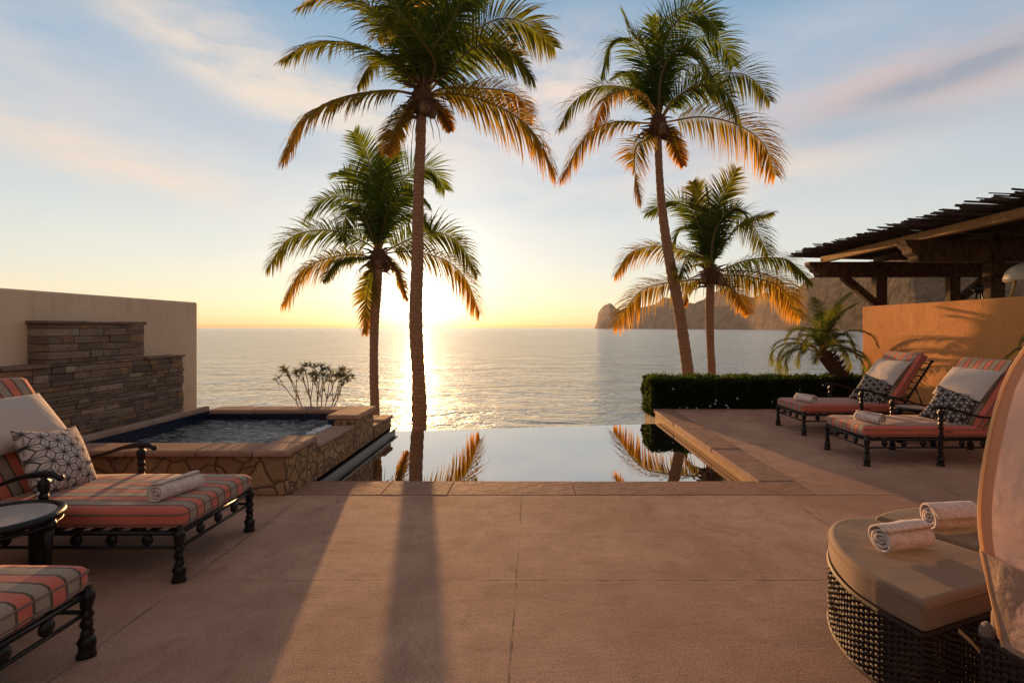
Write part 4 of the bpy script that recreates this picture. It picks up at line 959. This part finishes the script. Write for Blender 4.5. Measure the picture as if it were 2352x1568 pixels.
def ottoman(out, label):
    cx_ = sum(p[0] for p in out) / len(out); cy_ = sum(p[1] for p in out) / len(out)
    o2 = [(x - cx_, y - cy_) for x, y in out]; root = empty('wicker_ottoman', (cx_, cy_, 0), label=label, category='ottoman', group='wedge shaped ottomans of the round daybed')
    ins = [(x * .97, y * .97) for x, y in o2]
    wicker(ins + [ins[0]], .0, .315).build('wicker_base', M['wicker'], root)
    mb = prism(MB(), [(x * .9, y * .9) for x, y in o2], .30, .322); mb.build('top_panel', M['wicker'], root)
    mb = prism(MB(), o2[::-1], .325, .45); c = mb.build('cushion', M['taupe'], root, bevel=.032, seg=4)
    mb = MB(); pts = [(x * 1.003, y * 1.003, .424) for x, y in o2]; mb.tube(pts + [pts[0]], .0035, 5, cap=False); mb.build('piping', M['taupe'], c, smooth=True)
    return root, (cx_, cy_)
o1, c1 = ottoman(w1, 'large wedge ottoman with taupe cushion and one rolled towel, nearest the camera')
mb = MB(); a = Vector((1.66 - c1[0], 2.00 - c1[1], .318))
pts = catmull([a, a + Vector((.03, -.02, -.03)), a + Vector((.07, -.045, -.075)), a + Vector((.13, -.06, -.085))], 12)
for i in range(12):
    p, q = pts[i], pts[i + 1]; w_ = .008
    mb.add([p + Vector((0, 0, w_)), p - Vector((0, 0, w_)), q - Vector((0, 0, w_)), q + Vector((0, 0, w_))], [(0, 1, 2, 3)])
tie = mb.build('tie_strap', M['bright_piping'], o1); so_ = tie.modifiers.new('thick', 'SOLIDIFY'); so_.thickness = .003
ottoman(w2, 'second wedge ottoman behind the first, partly hidden by the canopy')
thing('rolled_towel', tw_big[0], Matrix.Translation((1.745, 2.42, .514)) @ Matrix.Rotation(R(15), 4, 'Z') @ Matrix.Rotation(R(20), 4, 'X'), label='rolled towel lying on the nearest wedge ottoman', category='towel', group='rolled towels')
thing('rolled_towel', tw_big[1], Matrix.Translation((2.19, 2.68, .514)) @ Matrix.Rotation(R(7), 4, 'Z') @ Matrix.Rotation(R(60), 4, 'X'), label='rolled towel on the second ottoman beside the canopy', category='towel', group='rolled towels')
db = empty('canopy_daybed', (2.36, 1.45, 0), label='round wicker daybed under a pinkish fabric canopy at the right edge', category='daybed')
seat = [(.0 + .78 * math.cos(R(a_)), .36 + .86 * math.sin(R(a_))) for a_ in range(180, 361, 8)] ; seat = [(.78, .38)] + [(x, y) for x, y in seat[::-1]][1:-1] + [(-.78, .38)]
sw = [(x * .97, y) for x, y in seat][::-1]
wicker(sw + [sw[0]], .0, .40).build('wicker_base', M['wicker'], db)
prism(MB(), [(x * .9, y * .95 + .01) for x, y in seat], .36, .405).build('seat_panel', M['wicker'], db)
mb = prism(MB(), [(x * .96, y * .97 + .005) for x, y in seat], .41, .52); mb.build('cushion', M['taupe'], db, bevel=.03)
# canopy: hoop in plane y=.3 (local), shell swings back over the seat
def hoop(a_):       # a_ in degrees 0..180 right to left over the top
    c_, s_ = math.cos(R(a_)), math.sin(R(a_)); return Vector((-.03 + .80 * c_, .30, .93 + .84 * s_))
def shell_pt(a_, b_, k=1.0):
    p = hoop(a_); c0_ = Vector((-.03, .30, .93)); v = (p - c0_) * k
    rad = v.copy(); return c0_ + Vector((rad.x * math.cos(R(b_)) , -abs(.80) * math.sin(R(b_)) * k * max(.0, math.sin(R(max(2, min(178, a_))))) ** .35 * 1.0, rad.z * math.cos(R(b_)) if False else rad.z))
mb = MB(); na, nb_ = 60, 30
def canopy_pt(ia, ib, off=0.0):
    # profile runs: from seat (left) straight up to hoop springing, over, and down (right)
    s = ia / na; b_ = R(90 * ib / nb_)
    if s < .22: u = s / .22; x = -.765 + (-.83 + .765) * math.sin(u * math.pi / 2); z = .44 + .49 * u
    elif s > .78: u = (1 - s) / .22; x = .70 + .07 * math.sin(u * math.pi / 2); z = .44 + .49 * u
    else: a_ = math.pi * (1 - (s - .22) / .56); x = -.03 + .80 * math.cos(a_); z = .93 + .84 * math.sin(a_)
    wr = .010 * math.sin(z * 26 + b_ * 5) * math.sin(b_ * 2) + mnoise.noise(Vector((x * 3, b_ * 2, z * 3))) * .018 + .006 * math.sin(z * 55 + 9 * mnoise.noise(Vector((b_ * 3, z * 2, 0)))) * math.sin(b_ * 2)
    k = 1 - .02 * 0
    return Vector((-.03 + (x + .03) * math.cos(b_) * k, .30 - .82 * math.sin(b_) + wr, z - .0 + wr * .5))
for ia in range(na + 1):
    for ib in range(nb_ + 1): mb.v.append(tuple(canopy_pt(ia, ib))); mb.c.append((1, 1, 1))
N = nb_ + 1; mb.f = [(i * N + j, (i + 1) * N + j, (i + 1) * N + j + 1, i * N + j + 1) for i in range(na) for j in range(1, nb_)]
mb.build('canopy', M['canopy'], db, smooth=True)
mb = MB()
for ia in range(na + 1):
    for q_ in range(4): p = canopy_pt(ia, q_ * .36); mb.v.append((p.x + .004, p.y, p.z)); mb.c.append((1, 1, 1))
mb.f = [(i * 4 + j, (i + 1) * 4 + j, (i + 1) * 4 + j + 1, i * 4 + j + 1) for i in range(na) for j in range(3)]
mb.build('canopy_hem', M['canopy_hem'], db, smooth=True)
mb = MB(); mb.tube([canopy_pt(i, 0) + Vector((0, .004, 0)) for i in range(na + 1)], .0055, 6); mb.build('canopy_piping', M['bright_piping'], db, smooth=True)
mb = MB()      # loose drape tucked round the foot of the canopy
nu, nv = 50, 22
for i in range(nu + 1):
    for j in range(nv + 1):
        a_ = R(180 + 96 * i / nu); v = j / nv; top = .74 - .08 * (i / nu); z = top + (.34 - top) * v
        rr = .80 - .09 * v + .014 * math.sin(i * .75 + 2 * v) * (.2 + v) * min(1, i / 6) ; x = -.03 + rr * math.cos(a_); y = .30 + rr * 1.02 * math.sin(a_) * 1.0
        mb.v.append((x, y, z)); mb.c.append((1, 1, 1))
N = nv + 1; mb.f = [(i * N + j, (i + 1) * N + j, (i + 1) * N + j + 1, i * N + j + 1) for i in range(nu) for j in range(nv)]
edge = [mb.v[j] for j in range(N)]; dr_ = mb.build('drape', M['sheer'], db, smooth=True); mb = MB(); mb.tube(edge, .005, 6); mb.build('drape_piping', M['bright_piping'], dr_, smooth=True)
for s_ in (-1, 1): MB().ball((s_ * .745, .37, .41), .03, 12, 8, (.7, 1, 1.5)).build('hinge_cover', M['piping'], db, smooth=True)

# ------------------------------------------------------------------ sea air
hb = MB(); hb.box(-24500, 24500, -60, 13500, -12, 165); hz = hb.build('haze', bpy.data.materials.new('haze'), kind='stuff')
hm = hz.data.materials[0]; hm.use_nodes = True; t = NT(hm.node_tree); out = t.node('ShaderNodeOutputMaterial'); pv = t.node('ShaderNodeVolumePrincipled')
pv.inputs['Density'].default_value = .00005; pv.inputs['Color'].default_value = (.9, .88, .86, 1); pv.inputs['Anisotropy'].default_value = .2
t.nt.links.new(pv.outputs[0], out.inputs['Volume'])
